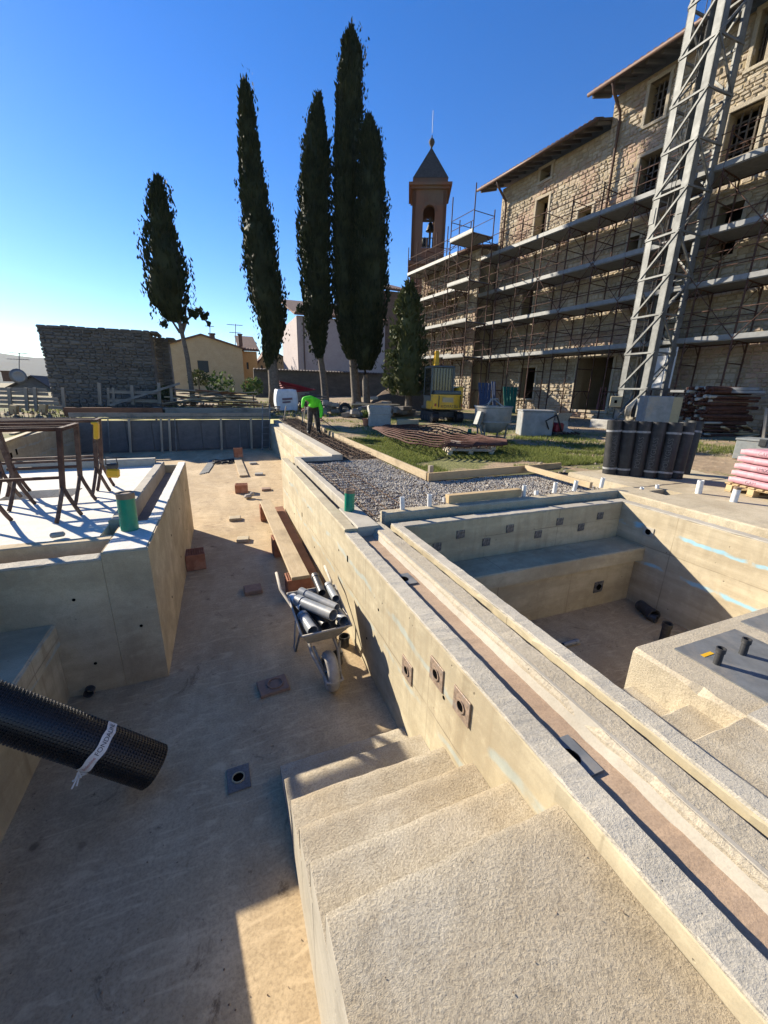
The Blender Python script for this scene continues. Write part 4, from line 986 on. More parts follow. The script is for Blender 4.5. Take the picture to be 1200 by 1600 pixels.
obj('tools', MB().obox(p + Vector((0, 0, .07)), (.14, .07, .08), None, .02).tube([p + Vector((-.07, 0, .08)), p + Vector((-.05, 0, .19)), p + Vector((.06, 0, .19)), p + Vector((.07, 0, .08))], .008, 5), 'pvc_dark', th)
p = Vector((-1.475, 6.06, 2.14)); tag(obj('clamp', MB().obox(p, (.05, .09, .2), Matrix.Rotation(.15, 3, 'Y'), .01).obox(p + Vector((0, 0, .1)), (.07, .1, .03), None, .008), 'yellow_paint'), 'yellow clamp at the top of the farther trestle leg', 'clamp')
for q, (x, y, s) in enumerate(((-1.5, 4.3, .07), (-2.6, 4.34, .09))):
    tag(obj('mortar_lump', MB().obox((x, y, ZS + .018 + s * .3), (s * 1.6, s, s * .6), Matrix.Rotation(.4, 3, 'Z'), .014), 'smooth_pale'), ('small mortar lump on the front kerb below the trestles', 'mortar lump at the left end of the front kerb')[q], 'mortar')
# rails on the floor of the far basin by the formwork
mb = MB()
for q in range(10): a = PZ(U(150, 215), U(715, 728), .02); mb.tube([a, a + Vector((U(-.6, .6), U(-.8, .8), .03)), a + Vector((U(-1.2, 1.2), U(-1, 1), .01))], .016, 4)
tag(obj('cable_heap', mb, 'black_cable'), 'scattered black cables on the shaded floor before the formwork', 'cable')
a = PZ(425, 700, .05)
th = thing('ladder', 'thin leaning ladder at the corner of the far pool wall', 'ladder', (1.9, 18.6, 0))
for dx in (-.16, .16): beam('rail', (1.75 + dx, 18.7, .02), (1.95 + dx, 19.3, 2.0), .05, .03, 'galv', th, up=(0, 1, 0))
for k in range(7):
    f = (k + .5) / 7; rod('rung', (1.59 + .2 * f, 18.7 + .6 * f, .02 + 1.98 * f), (1.91 + .2 * f, 18.7 + .6 * f, .02 + 1.98 * f), .014, 'galv', th)
FWD = Vector(RW @ np.array([0, 0, 1]))
def depth(p): return (Vector(p) - Vector(CC)).dot(FWD)
def mpp(p): return depth(p) / FPX
# ------------------------------------------------------------------ mini excavator
c = PG(697, 661); az = math.atan2(c.x, c.y) - math.radians(20); hf = Vector((math.sin(az), math.cos(az), 0)); hr = Vector((hf.y, -hf.x, 0))
c = c + hf * .75
def LX_(x, y, z): return c + hr * x + hf * y + Vector((0, 0, z))
RX = Matrix((hr, hf, Vector((0, 0, 1)))).transposed()
ex = thing('mini_excavator', 'yellow mini excavator with dark cab parked with its rear to the camera', 'excavator', c)
for sx in (-.58, .58):
    m = MB(); prof = [(-.95, .12), (-1.02, .25), (-.95, .40), (-.8, .48), (.8, .48), (.98, .40), (1.05, .25), (.95, .1), (.8, .02), (-.8, .02)]
    m.prism([LX_(sx - .15, y, z) for y, z in prof], hr * .30); tr = obj('track', m, 'black_rubber', ex)
    for k in range(15):
        y = -.9 + k * .125; obj('track_lug', MB().obox(LX_(sx, y, .495), (.29, .05, .03), RX), 'black_rubber', tr) if k % 2 == 0 else None
    for k in range(4): obj('roller', MB().cyl(LX_(sx - .155, -.6 + k * .4, .2), LX_(sx + .155, -.6 + k * .4, .2), .1, 12), 'dark_metal', tr)
obj('undercarriage', MB().obox(LX_(0, 0, .38), (.9, 1.2, .3), RX, .03), 'dark_metal', ex)
obj('turntable', MB().cyl(LX_(0, 0, .5), LX_(0, 0, .6), .42, 20), 'dark_metal', ex)
obj('deck', MB().obox(LX_(0, .1, .65), (1.45, 1.6, .14), RX, .03), 'cab_grey', ex)
m = MB(); rp_ = [(-.72, -.55), (-.70, -.80), (-.55, -.98), (-.2, -1.06), (.2, -1.06), (.55, -.98), (.70, -.80), (.72, -.55)]
m.prism([LX_(x, y, .62) for x, y in rp_], Vector((0, 0, .62)))
cw = obj('counterweight', m, 'yellow_paint', ex)
obj('engine_hood', MB().obox(LX_(.0, -.62, 1.32), (1.2, .5, .18), RX, .04), 'cab_grey', ex)
obj('side_cover', MB().obox(LX_(.62, -.35, 1.25), (.22, .8, .7), RX, .05), 'yellow_paint', ex)
obj('side_cover', MB().obox(LX_(-.70, -.30, .78), (.10, .7, .36), RX, .03), 'yellow_paint', ex)
text_on('lettering', 'KOMATSU', .17, lambda x, y: LX_(x, -1.066 + .0, .74 + y), 'ink_dark', cw)
obj('panel_seam', MB().obox(LX_(-.5, -1.0, .95), (.012, .13, .5), RX), 'dark_metal', cw); obj('panel_seam', MB().obox(LX_(.5, -1.0, .95), (.012, .13, .5), RX), 'dark_metal', cw)
obj('plate', MB().obox(LX_(-.1, -1.063, 1.02), (.5, .012, .2), RX), 'beige_box', cw)
for sx in (-.62, .62): obj('tail_light', MB().obox(LX_(sx, -.93, .8), (.07, .05, .12), RX, .01), 'ink_red', cw)
cb = obj('cab_floor', MB().obox(LX_(-.18, .1, .95), (1.05, 1.1, .5), RX, .03), 'cab_grey', ex)
obj('cab_roof', MB().obox(LX_(-.18, .08, 2.42), (1.08, 1.2, .1), RX, .04), 'cab_grey', ex)
for sx in (-.68, .32):
    for sy in (-.46, .62):
        beam('cab_post', LX_(sx, sy, 1.1), LX_(sx, sy * .95, 2.4), .07, .07, 'cab_grey', ex, up=hf)
obj('glass', MB().obox(LX_(-.69, .08, 1.78), (.015, .98, 1.15), RX), 'dark_glass', ex); obj('glass', MB().obox(LX_(-.18, .62, 1.78), (.9, .015, 1.15), RX), 'dark_glass', ex)
obj('glass', MB().obox(LX_(-.18, -.44, 1.82), (.9, .015, 1.1), RX), 'dark_glass', ex); obj('glass', MB().obox(LX_(.33, .08, 1.78), (.015, .98, 1.15), RX), 'dark_glass', ex)
for k in range(7): rod('guard_bar', LX_(-.58 + k * .135, -.5, 1.3), LX_(-.58 + k * .135, -.5, 2.36), .012, 'galv', ex)
obj('seat', MB().obox(LX_(-.18, -.1, 1.5), (.5, .14, .7), RX, .06), 'black_rubber', ex)
bm_ = [LX_(.12, .8, .9), LX_(.1, 1.5, 2.2), LX_(.05, 1.35, 3.15)]
m = MB(); m.prism([p - hr * .09 for p in (LX_(.1, .72, .8), LX_(.1, .98, .8), LX_(.1, 1.72, 2.3), LX_(.1, 1.5, 3.2), LX_(.1, 1.36, 3.2), LX_(.1, 1.45, 2.3))], hr * .2); obj('boom', m, 'yellow_paint', ex)
m = MB(); m.prism([p - hr * .07 for p in (LX_(.08, 1.34, 3.25), LX_(.08, 1.55, 3.2), LX_(.08, 2.25, 1.5), LX_(.08, 2.1, 1.45))], hr * .15); obj('arm', m, 'yellow_paint', ex)
m = MB(); m.cyl(LX_(.1, 1.0, 1.2), LX_(.1, 1.42, 2.2), .05, 10); obj('hydraulic_ram', m, 'dark_metal', ex)
m = MB(); m.prism([LX_(-.15, y, z) for y, z in ((2.05, 1.5), (2.3, 1.45), (2.5, .8), (2.1, .55), (1.9, .9))], hr * .5); obj('bucket', m, 'dark_metal', ex)

# ------------------------------------------------------------------ crane bucket (conical hopper)
c = PG(766, 690); s = mpp(c); th = thing('concrete_hopper', 'round cement stained steel hopper on legs in front of the excavator', 'hopper', c)
r = 29 * s
obj('drum', MB().lathe([(r * .98, .78), (r, .80), (r, 1.0), (r * .97, 1.02)][0:0] + [(r * .45, .30), (r * .70, .42), (r * .92, .62), (r * .96, 1.05), (r, 1.06), (r, 1.11), (r * .93, 1.11), (r * .9, .64), (r * .4, .34)], c, 26, cap=False), 'hopper_paint', th, smooth='auto')
obj('ring', MB().lathe([(r * .93, .62), (r * .97, .62), (r * .97, .66), (r * .93, .66)], c, 26, cap=False), 'hopper_paint', th)
m = MB()
m.tube([c + Vector((-r * .5, -.1, 1.1)), c + Vector((-.12, 0, 1.32)), c + Vector((.12, 0, 1.32)), c + Vector((r * .5, .1, 1.1))], .025, 6); m.tube([c + Vector((0, -r * .8, 1.1)), c + Vector((0, 0, 1.3)), c + Vector((0, r * .8, 1.1))], .02, 6)
obj('bail', m, 'hopper_paint', th, smooth=True)
for a in range(4):
    an = a * 1.57 + .5; d = Vector((math.cos(an), math.sin(an), 0)); rod('leg', c + d * r * .75, c + d * r * .85 + Vector((0, 0, .6)), .03, 'galv', th)
m = MB(); m.tube([c + Vector((math.cos(k / 12 * 6.283) * r * .75, math.sin(k / 12 * 6.283) * r * .75, .12)) for k in range(13)], .025, 6); obj('base_ring', m, 'galv', th, smooth=True)
m = MB(); m.tube([c + Vector((-r * .9, -.2, .85)), c + Vector((-r * 1.2, -.25, .7)), c + Vector((-r * .95, -.35, .2)), c + Vector((-r * .5, -.4, .15))], .028, 6); m.obox(c + Vector((-r * 1.1, -.2, .75)), (.12, .2, .4), Matrix.Rotation(.3, 3, 'Y')); obj('lever', m, 'galv', th)

# ------------------------------------------------------------------ small garden things
def quad_box(name, lab, cat, u0, u1, v0, v1, dep, mat, rot=0.0, bev=.01):
    p = PG((u0 + u1) / 2, v1); s = mpp(p); return tag(obj(name, MB().obox(p + Vector((0, dep / 2, (v1 - v0) * s / 2)), ((u1 - u0) * s, dep, (v1 - v0) * s), Matrix.Rotation(rot, 3, 'Z'), bev), mat), lab, cat)
quad_box('stone_slab', 'pale thick slab tilted beside the rusty grating', 'slab', 622, 656, 656, 668, .3, 'plank_x', -.35)
# concrete tub with board across it
p = PG(597, 668); s = mpp(p); th = thing('washing_tub', 'grey concrete tub with a board across its top behind the flower pot', 'tub', p)
w2 = 17 * s; hh = 33 * s
m = MB(); m.obox(p + Vector((0, .4, hh * .5)), (w2 * 2, .8, hh), Matrix.Rotation(-.2, 3, 'Z'), .05); obj('basin', m, 'tub_grey', th)
m = MB(); m.obox(p + Vector((0, .4, hh * .62)), (w2 * 2.04, .83, .03), Matrix.Rotation(-.2, 3, 'Z'), .01); obj('waist_line', m, 'tub_grey', th)
tag(obj('plank', MB().obox(p + Vector((-.15, .35, hh + .03)), (2.0, .3, .045), Matrix.Rotation(-.08, 3, 'Z'), .006), 'plank_x'), 'short board lying across the concrete tub', 'plank')
p = PG(572, 666); s = mpp(p)
pt = tag(obj('flower_pot', MB().lathe([(.11, 0), (.15, .24), (.175, .25), (.175, .32), (.15, .32), (.13, .28)], p, 16), 'terracotta', smooth='auto'), 'small terracotta flower pot with a green plant beside the tub', 'flower pot')
m = MB()
for k in range(70):
    a = U(0, 6.28); l = U(.15, .5); e = U(.4, 1.4); d = Vector((math.cos(a) * math.cos(e), math.sin(a) * math.cos(e), math.sin(e))); b = p + Vector((0, 0, .3)); sd = Vector((-math.sin(a), math.cos(a), 0)) * .035
    m.add([b + d * l * .3, b + d * l * .7 + sd, b + d * l, b + d * l * .7 - sd], [(0, 1, 2, 3)])
obj('plant', m, 'weed_leaf', pt)
# rusty grating mat on pallets
NE = [(582, 669), (610, 682), (645, 693), (690, 698), (740, 697), (793, 694)]; FE = [(604, 664), (650, 664), (690, 664), (722, 673), (755, 682), (792, 688)]
def gp(u, v, h): p = PG(u, v); return p + Vector((0, 0, 0))
def polyat(P_, f):
    f = f * (len(P_) - 1); i = min(int(f), len(P_) - 2); f -= i
    return (P_[i][0] * (1 - f) + P_[i + 1][0] * f, P_[i][1] * (1 - f) + P_[i + 1][1] * f)
th = thing('steel_grating', 'large rusty brown steel grating sagging over the lawn and pallets', 'grating', PG(680, 690))
def gpt(f, k):
    a = polyat(NE, f); b = polyat(FE, f); u = a[0] * (1 - k) + b[0] * k; v = a[1] * (1 - k) + b[1] * k
    p = PZ(u, v, 1.50 - .05 * math.sin(f * 3.1)); return p
NB = 10; NC = 22
for k in range(NB):
    m = MB(); pts = [gpt(f / 24, k / (NB - 1)) + Vector((0, 0, .015 * math.sin(f * 1.3 + k))) for f in range(25)]
    m.tube(pts, .022, 4); obj('long_bar', m, 'rust_red', th)
for q in range(NC):
    f = (q + .3) / NC; m = MB()
    m.tube([gpt(f, k / 10) + Vector((0, 0, -.05 + (.035 if k % 2 else 0))) for k in range(11)], .018, 4); obj('cross_bar', m, 'rust_red', th)
def pallet(name, lab, c, rz, grp=None, mat='pallet_wood'):
    th = thing(name, lab, 'pallet', c, grp); R = Matrix.Rotation(rz, 3, 'Z'); c = Vector(c)
    for k in range(7): obj('deck_board', MB().obox(c + R @ Vector((0, -.36 + k * .12, .132)), (1.2, .09, .02), R, .003), mat, th)
    for q in range(3):
        for k in range(3): obj('block', MB().obox(c + R @ Vector((-.53 + q * .53, -.33 + k * .33, .065)), (.12, .1, .085), R, .004), mat, th)
        obj('cross_board', MB().obox(c + R @ Vector((-.53 + q * .53, 0, .115)), (.1, .78, .018), R), mat, th)
    for k in range(3): obj('bottom_board', MB().obox(c + R @ Vector((0, -.33 + k * .33, .012)), (1.2, .1, .02), R, .003), mat, th)
    return th
p = PG(742, 712); pallet('pallet', 'lower pale pallet under the right end of the rusty grating', p + Vector((0, .35, .0)), -.35, 'stacked pallets on the lawn')
pallet('pallet', 'upper pale pallet under the right end of the rusty grating', p + Vector((.06, .38, .145)), -.30, 'stacked pallets on the lawn')
# stub of green pipe behind the mat
p = PG(733, 684); tag(obj('green_pipe', MB().pipe(p, p + Vector((0, 0, .3)), .07, .008, 16), 'green_pipe', smooth='auto'), 'small green pipe stub beside the steel hopper', 'pipe')
# grey box, red machine, stone trough lumps
p = PG(850, 682); th = thing('cement_mixer_box', 'pale grey sheet metal box behind the black membrane rolls', 'box', p); s = mpp(p)
obj('body', MB().obox(p + Vector((-.1, .45, .42)), (1.05, .9, .84), Matrix.Rotation(-.5, 3, 'Z'), .02), 'hopper_paint', th)
obj('lid', MB().obox(p + Vector((-.1, .45, .86)), (1.1, .95, .05), Matrix.Rotation(-.5, 3, 'Z'), .01), 'hopper_paint', th)
obj('hose', MB().tube([p + Vector((.1, -.1, .2)), p + Vector((-.2, -.2, .55)), p + Vector((.2, -.25, .75)), p + Vector((.6, -.1, .3)), p + Vector((.8, 0, .05))], .03, 6), 'black_cable', th, smooth=True)
p = PG(873, 681); th = thing('plate_compactor', 'small red and black machine between the grey box and the brown trough', 'machine', p)
obj('engine', MB().obox(p + Vector((0, .2, .28)), (.5, .4, .32), Matrix.Rotation(.3, 3, 'Z'), .06), 'red_tarp', th); obj('base', MB().obox(p + Vector((0, .2, .08)), (.7, .5, .12), Matrix.Rotation(.3, 3, 'Z'), .03), 'dark_metal', th)
obj('handle', MB().tube([p + Vector((-.2, .1, .3)), p + Vector((-.5, 0, .7)), p + Vector((-.5, .3, .7)), p + Vector((-.2, .35, .3))], .018, 6), 'dark_metal', th)
p = PG(893, 680); th = thing('excavator_bucket', 'brown rusty digging bucket lying right of the red machine', 'bucket', p)
m = MB(); m.prism([p + Vector((-.45, y, z)) for y, z in ((0, .05), (.5, 0), (.75, .25), (.65, .6), (.3, .75), (.45, .45), (.4, .2))], (.8, .15, 0)); obj('shell', m, 'concrete_smear', th)
for k in range(4): obj('tooth', MB().obox(p + Vector((-.35 + k * .23, -.04 + k * .04, .06)), (.07, .2, .05), Matrix.Rotation(.2, 3, 'X')), 'rust', th)
# bulk bag and the red pile behind it
p = PY(449, 641, 23.6); s = mpp(p); th = thing('bulk_bag', 'white woven bulk bag standing behind the worker', 'bag', p)
m = MB(); nn = 10; Wb = 15.5 * s; Hb = 31 * s
for k in range(9):
    f = k / 8; ww = Wb * (1 - .10 * f + .12 * math.sin(f * 3.1)); zz = Hb * f
    for i in range(4 * nn):
        e = i // nn; q = (i % nn) / nn * 2 - 1
        x, y = ((q, -1), (1, q), (-q, 1), (-1, -q))[e]
        wob = 1 + .05 * noise.noise(Vector((x * 2.5, y * 2.5, f * 4)))
        m.v.append(p + Vector((x * ww * wob, .5 + y * .6 * wob, zz + .05 * noise.noise(Vector((x * 3, y * 3, 9))))))
for k in range(8):
    for i in range(4 * nn): m.f.append((k * 4 * nn + i, k * 4 * nn + (i + 1) % (4 * nn), (k + 1) * 4 * nn + (i + 1) % (4 * nn), (k + 1) * 4 * nn + i))
m.f.append(tuple(range(8 * 4 * nn, 9 * 4 * nn))); obj('sack', m, 'bag_white', th, smooth=True)
obj('print', MB().obox(p + Vector((0, -.19, Hb * .55)), (Wb * 1.0, .012, Hb * .10), Matrix.Rotation(-.08, 3, 'Y')), 'bag_print', th); obj('print', MB().obox(p + Vector((-.05, -.19, Hb * .40)), (Wb * .8, .012, Hb * .08), Matrix.Rotation(-.08, 3, 'Y')), 'bag_print', th)
p = PY(460, 612, 26.5); th = thing('tarp_stack', 'stack of dark red folded sheets beyond the bulk bag', 'sheets', (p.x, p.y, gz(p.x, p.y)))
z0 = gz(p.x, p.y)
obj('timber_base', MB().obox((p.x + .1, p.y, (z0 + p.z) / 2), (1.5, 1.0, p.z - z0), None, .02), 'grey_wood', th)
for k in range(6): obj('sheet', MB().obox((p.x - .12 * k + .3, p.y, p.z + .04 + k * .085), (1.9 - .1 * k, 1.1, .07), Matrix.Rotation(.06 * k - .12, 3, 'Y'), .03), 'red_tarp', th)
# timber and rubble piles under the trees
def pile(name, lab, cat, u0, u1, v, h, n, mat, sz, yk=None):
    th = None; a = PG(u0, v); b = PG(u1, v)
    if yk: a = PY(u0, v, yk); b = PY(u1, v, yk); a.z = gz(a.x, a.y); b.z = gz(b.x, b.y)
    th = thing(name, lab, cat, (a + b) / 2)
    for k in range(n):
        f = rnd(); p = a.lerp(b, f); prof = 1 - abs(2 * f - 1) ** 2
        L = U(*sz[0]); R = Matrix.Rotation(U(-.5, .5), 3, 'Z') @ Matrix.Rotation(U(-.16, .16), 3, 'Y')
        obj(sz[3], MB().obox(p + Vector((U(-.3, .3), U(-.6, .6), .05 + rnd() * h * prof)), (L, U(*sz[1]), U(*sz[2])), R, .012), random.choice(mat), th)
    return th
pile('timber_pile', 'jumbled pile of old boards under the lone cypress', 'timber pile', 268, 400, 614, 1.1, 60, ['grey_wood', 'grey_wood', 'red_wood', 'plank_x', 'lath'], ((.8, 3.4), (.1, .3), (.03, .08), 'board'), 23)
pile('stone_pile', 'low heap of squared stones between the cypress trunks and the worker', 'stone pile', 480, 545, 632, .7, 40, ['stone_grey', 'rubble'], ((.25, .6), (.2, .4), (.12, .25), 'stone'), 22)
pile('stone_pile', 'dark heap of stones and boards at the foot of the right cypresses', 'stone pile', 540, 640, 630, .9, 50, ['stone_grey', 'rubble', 'grey_wood'], ((.25, .9), (.2, .4), (.1, .22), 'stone'), 20)
pile('board_stack', 'neat stack of boards below the grey wall behind the bulk bag', 'timber pile', 470, 500, 616, .9, 22, ['grey_wood', 'lath'], ((1.2, 1.8), (.15, .3), (.05, .1), 'board'), 25)
p = PG(541, 650); th = thing('tyre', 'worn tyre leaning on the dark stones near the tub', 'tyre', p); m = MB()
m.v = []; 
for i in range(24):
    a = i / 24 * 6.283
    for k in range(8):
        b = k / 8 * 6.283; rr = .26 + .085 * math.cos(b); m.v.append(p + Vector((rr * math.cos(a), .12 + .09 * math.sin(b) + .12 * math.sin(a), .33 + rr * math.sin(a))))
for i in range(24):
    for k in range(8): m.f.append((i * 8 + k, i * 8 + (k + 1) % 8, ((i + 1) % 24) * 8 + (k + 1) % 8, ((i + 1) % 24) * 8 + k))
obj('rubber', m, 'black_rubber', th, smooth=True)
# soil heap
m = MB(); p = PG(655, 640); nx = 26
for j in range(nx + 1):
    for i in range(nx + 1):
        x = -3 + 6 * i / nx; y = -2.2 + 4.4 * j / nx; h = max(0, 1 - (x / 2.9) ** 2 - (y / 2.1) ** 2) ** .8 * 1.5
        m.v.append((p.x + x, p.y + 1.5 + y, gz(p.x + x, p.y + 1.5 + y) - .06 + h * (1 + .25 * noise.noise(Vector((x, y, 0)))) + .07 * noise.noise(Vector((x * 4, y * 4, 2)))))
for j in range(nx):
    for i in range(nx): k = j * (nx + 1) + i; m.f.append((k, k + 1, k + nx + 2, k + nx + 1))
tag(obj('soil_heap', m, 'soil_bits', smooth=True), 'dark heap of dug earth left of the excavator', 'soil heap')

# ------------------------------------------------------------------ membrane rolls on the slab
RB = [(958, 741, .0), (979, 743, .02), (999, 745, .0), (1020, 747, .03), (1042, 749, .0), (1060, 748, .02), (1072, 741, .03)]
ORD = ['leftmost', 'second from the left', 'third from the left', 'middle', 'third from the right', 'second from the right', 'rightmost']
for q, (u, v, tl) in enumerate(RB):
    p = PZ(u, v, 1.262); p = Vector((p.x, p.y + .08, 1.262)); H = 1.0; R_ = .128
    top = p + Vector((-.06 + .03 * q, .04, H))
    o = obj('membrane_roll', MB().cyl(p, top, R_, 24), 'membrane', smooth='auto'); tag(o, ORD[q] + ' of the black bitumen rolls standing on the slab', 'membrane roll', 'black bitumen rolls standing together')
    ax = (top - p).normalized()
    obj('core', MB().cyl(top, top + ax * .004, .04, 12), 'black_hole', o)
    for f in (.10, .80):
        if (q + int(f * 10)) % 4 != 3: obj('label_strip', MB().pipe(p + ax * (H * f), p + ax * (H * f + .035), R_ + .003, .004, 24), 'membrane_edge', o, smooth='auto')
    if q in (0, 2, 3, 4):
        vd = math.atan2(-p.y, -p.x) + (.25 if q == 0 else 0)
        def fn(x, y, p=p, ax=ax, vd=vd): a = vd - y / R_ ; return p + ax * (.45 + x) + Vector((math.cos(a), math.sin(a), 0)) * (R_ + .004)
        text_on('print', 'POLYGLASS', .11, fn, 'ink_pale', o)
# ------------------------------------------------------------------ pink bags on a pallet
p = PZ(1158, 772, 1.262); c = Vector((p.x + .52, p.y - .25, 1.258))
pallet('pallet', 'yellow timber pallet carrying pink cement bags at the right edge', c, -.2, None, 'new_wood')
for k in range(5):
    for q in range(2):
        cc = c + Matrix.Rotation(-.2, 3, 'Z') @ Vector((-.30 + .6 * q, -.06 * k * .3, .145 + .055 + k * .112)); m = MB(); nb = 10
        th = None; m.v = []
        for j in range(nb + 1):
            for i in range(nb + 1):
                x = i / nb * 2 - 1; y = j / nb * 2 - 1; h = .058 * (1 - .4 * max(abs(x), abs(y)) ** 8)
                for sgn in (1, -1): m.v.append(cc + Matrix.Rotation(-.2 + .03 * ((k * 7 + q) % 3 - 1), 3, 'Z') @ Vector((x * .29 * (1 - .03 * abs(y) ** 3), y * .38, sgn * h + .006 * noise.noise(Vector((x * 3, y * 3, k))))))
        for j in range(nb):
            for i in range(nb):
                a = (j * (nb + 1) + i) * 2; b = a + 2; d = a + (nb + 1) * 2; e = d + 2; m.f += [(a, b, e, d), (a + 1, d + 1, e + 1, b + 1)]
        for i in range(nb):
            a = i * 2; m.f.append((a, a + 1, a + 3, a + 2)); a = (nb * (nb + 1) + i) * 2; m.f.append((a, a + 2, a + 3, a + 1))
            a = i * (nb + 1) * 2; d = a + (nb + 1) * 2; m.f.append((a, d, d + 1, a + 1)); a += nb * 2; d += nb * 2; m.f.append((a, a + 1, d + 1, d))
        lay = ('bottom', 'second', 'third', 'fourth', 'top')[k]
        o = tag(obj('cement_bag', m, 'bag_pink', smooth=True), lay + ' layer pink cement bag, ' + ('left' if q == 0 else 'right') + ' of its pair on the pallet', 'bag', 'pink cement bags on the pallet')
        Rz = Matrix.Rotation(-.2, 3, 'Z')
        if k % 2 == 0: text_on('print', 'GAMIX', .06, lambda x, y, cc=cc: cc + Rz @ Vector((x - .03, -.3815, y)), 'bag_print', o); text_on('print', 'GAMIX', .075, lambda x, y, cc=cc: cc + Rz @ Vector((-.2915, -x, y)), 'bag_print', o)
# grey site chest
p = PG(1143, 716); q = PG(1200, 723); th = thing('site_chest', 'grey metal site chest with lid at the right edge behind the bags', 'chest', p)
d = (q - p).normalized(); R = Matrix((d, Vector((-d.y, d.x, 0)), Vector((0, 0, 1)))).transposed(); s = mpp(p); hh = 32 * s
obj('body', MB().obox(p + R @ Vector((.85, .35, hh * .45)), (1.7, .7, hh * .9), R, .012), 'grey_chest', th); obj('lid', MB().obox(p + R @ Vector((.85, .35, hh * .94)), (1.74, .74, hh * .1), R, .01), 'grey_chest', th)
obj('hasp', MB().obox(p + R @ Vector((.5, -.02, hh * .86)), (.14, .04, .16), R, .008), 'dark_metal', th)

# ------------------------------------------------------------------ worker
c = PZ(490, 678, 1.2); c = Vector((c.x, c.y, 1.2))
J = {'pel': (0, 0, .86), 'sp': (.02, -.05, 1.02), 'ch': (-.02, -.14, 1.16), 'nk': (-.17, -.22, 1.15), 'hd': (-.27, -.28, 1.06), 'ht': (-.34, -.33, .97),
     'ls': (-.12, -.30, 1.22), 'le': (-.37, -.36, 1.20), 'lw': (-.41, -.38, .95), 'lh': (-.41, -.39, .86), 'rs': (.20, -.05, 1.10), 're': (.27, -.14, .82), 'rw': (.22, -.24, .60), 'rh': (.21, -.27, .52),
     'lp': (-.10, -.01, .82), 'lk': (-.12, -.08, .46), 'la': (-.17, .0, .09), 'lt': (-.20, -.15, .04), 'rp': (.10, .03, .82), 'rk': (.15, -.04, .46), 'ra': (.19, .06, .09), 'rt': (.22, -.09, .04)}
RAD = {'pel': .19, 'sp': .19, 'ch': .21, 'nk': .07, 'hd': .10, 'ht': .095, 'ls': .085, 'le': .075, 'lw': .05, 'lh': .045, 'rs': .085, 're': .075, 'rw': .05, 'rh': .045, 'lp': .125, 'lk': .095, 'la': .08, 'lt': .05, 'rp': .125, 'rk': .095, 'ra': .08, 'rt': .05}
ED = [('pel', 'sp'), ('sp', 'ch'), ('ch', 'nk'), ('nk', 'hd'), ('hd', 'ht'), ('ch', 'ls'), ('ls', 'le'), ('le', 'lw'), ('lw', 'lh'), ('ch', 'rs'), ('rs', 're'), ('re', 'rw'), ('rw', 'rh'), ('pel', 'lp'), ('lp', 'lk'), ('lk', 'la'), ('la', 'lt'), ('pel', 'rp'), ('rp', 'rk'), ('rk', 'ra'), ('ra', 'rt')]
def skin(verts, rads, edges, root=0, sub=1):
    me = bpy.data.meshes.new('sk'); me.from_pydata(verts, edges, []); o = bpy.data.objects.new('sk', me); COL.objects.link(o)
    md = o.modifiers.new('s', 'SKIN'); ly = me.skin_vertices[0].data if me.skin_vertices else None
    if ly is None:
        bm = bmesh.new(); bm.from_mesh(me); bm.verts.layers.skin.verify(); bm.to_mesh(me); bm.free(); ly = me.skin_vertices[0].data
    for i, r in enumerate(rads): ly[i].radius = (r, r); ly[i].use_root = (i == root)
    ss = o.modifiers.new('ss', 'SUBSURF'); ss.levels = sub; ss.render_levels = sub
    dg = bpy.context.evaluated_depsgraph_get(); out = bpy.data.meshes.new_from_object(o.evaluated_get(dg)); bpy.data.objects.remove(o); return out
keys = list(J); me = skin([J[k] for k in keys], [RAD[k] for k in keys], [(keys.index(a), keys.index(b)) for a, b in ED], 0, 2)
pt = thing('person', 'worker in bright green jacket and dark trousers bending over the rebar strip', 'person', c)
for nm in ('trousers', 'hivis', 'skin', 'boots'): me.materials.append(MATS[nm])
def seg_d(p, a, b):
    a = Vector(a); b = Vector(b); d = b - a; f = max(0, min(1, (p - a).dot(d) / max(1e-9, d.length_squared))); return (p - a - d * f).length
GRP = {('pel', 'sp'): 0, ('sp', 'ch'): 1, ('ch', 'nk'): 1, ('nk', 'hd'): 2, ('hd', 'ht'): 2, ('ch', 'ls'): 1, ('ls', 'le'): 1, ('le', 'lw'): 1, ('lw', 'lh'): 2, ('ch', 'rs'): 1, ('rs', 're'): 1, ('re', 'rw'): 1, ('rw', 'rh'): 2, ('la', 'lt'): 3, ('ra', 'rt'): 3}
for pg in me.polygons:
    pg.use_smooth = True; pc = sum((me.vertices[i].co for i in pg.vertices), Vector()) / len(pg.vertices)
    bst = min(ED, key=lambda e: seg_d(pc, J[e[0]], J[e[1]]) / (.5 * (RAD[e[0]] + RAD[e[1]]))); pg.material_index = GRP.get(bst, 0)
bo = inst('body', me, Matrix.Translation(c), pt)
hd = c + Vector(J['ht'])
obj('hair', MB().lathe([(.02, .13), (.09, .08), (.108, .0), (.10, -.04)], hd + Vector((-.01, .01, .03)), 12), 'boots', pt, smooth=True)
obj('nose', MB().obox(hd + Vector((-.05, -.10, -.03)), (.03, .04, .03), None, .01), 'skin', pt)
for hnd, dr in (('lh', Vector((-.02, -.03, -.06))), ('rh', Vector((.02, -.03, -.05)))):
    h = c + Vector(J[hnd]); m = MB()
    for k in range(4): m.tube([h + Vector((-.03 + .02 * k, 0, -.02)), h + dr * .8 + Vector((-.03 + .02 * k, 0, 0)), h + dr * 1.3 + Vector((-.02 + .014 * k, .02, 0))], [.011, .01, .008], 5)
    m.tube([h + Vector((.04, 0, 0)), h + Vector((.06, -.02, -.04)), h + Vector((.045, -.03, -.07))], [.013, .011, .009], 5); obj('fingers', m, 'skin', pt, smooth=True)
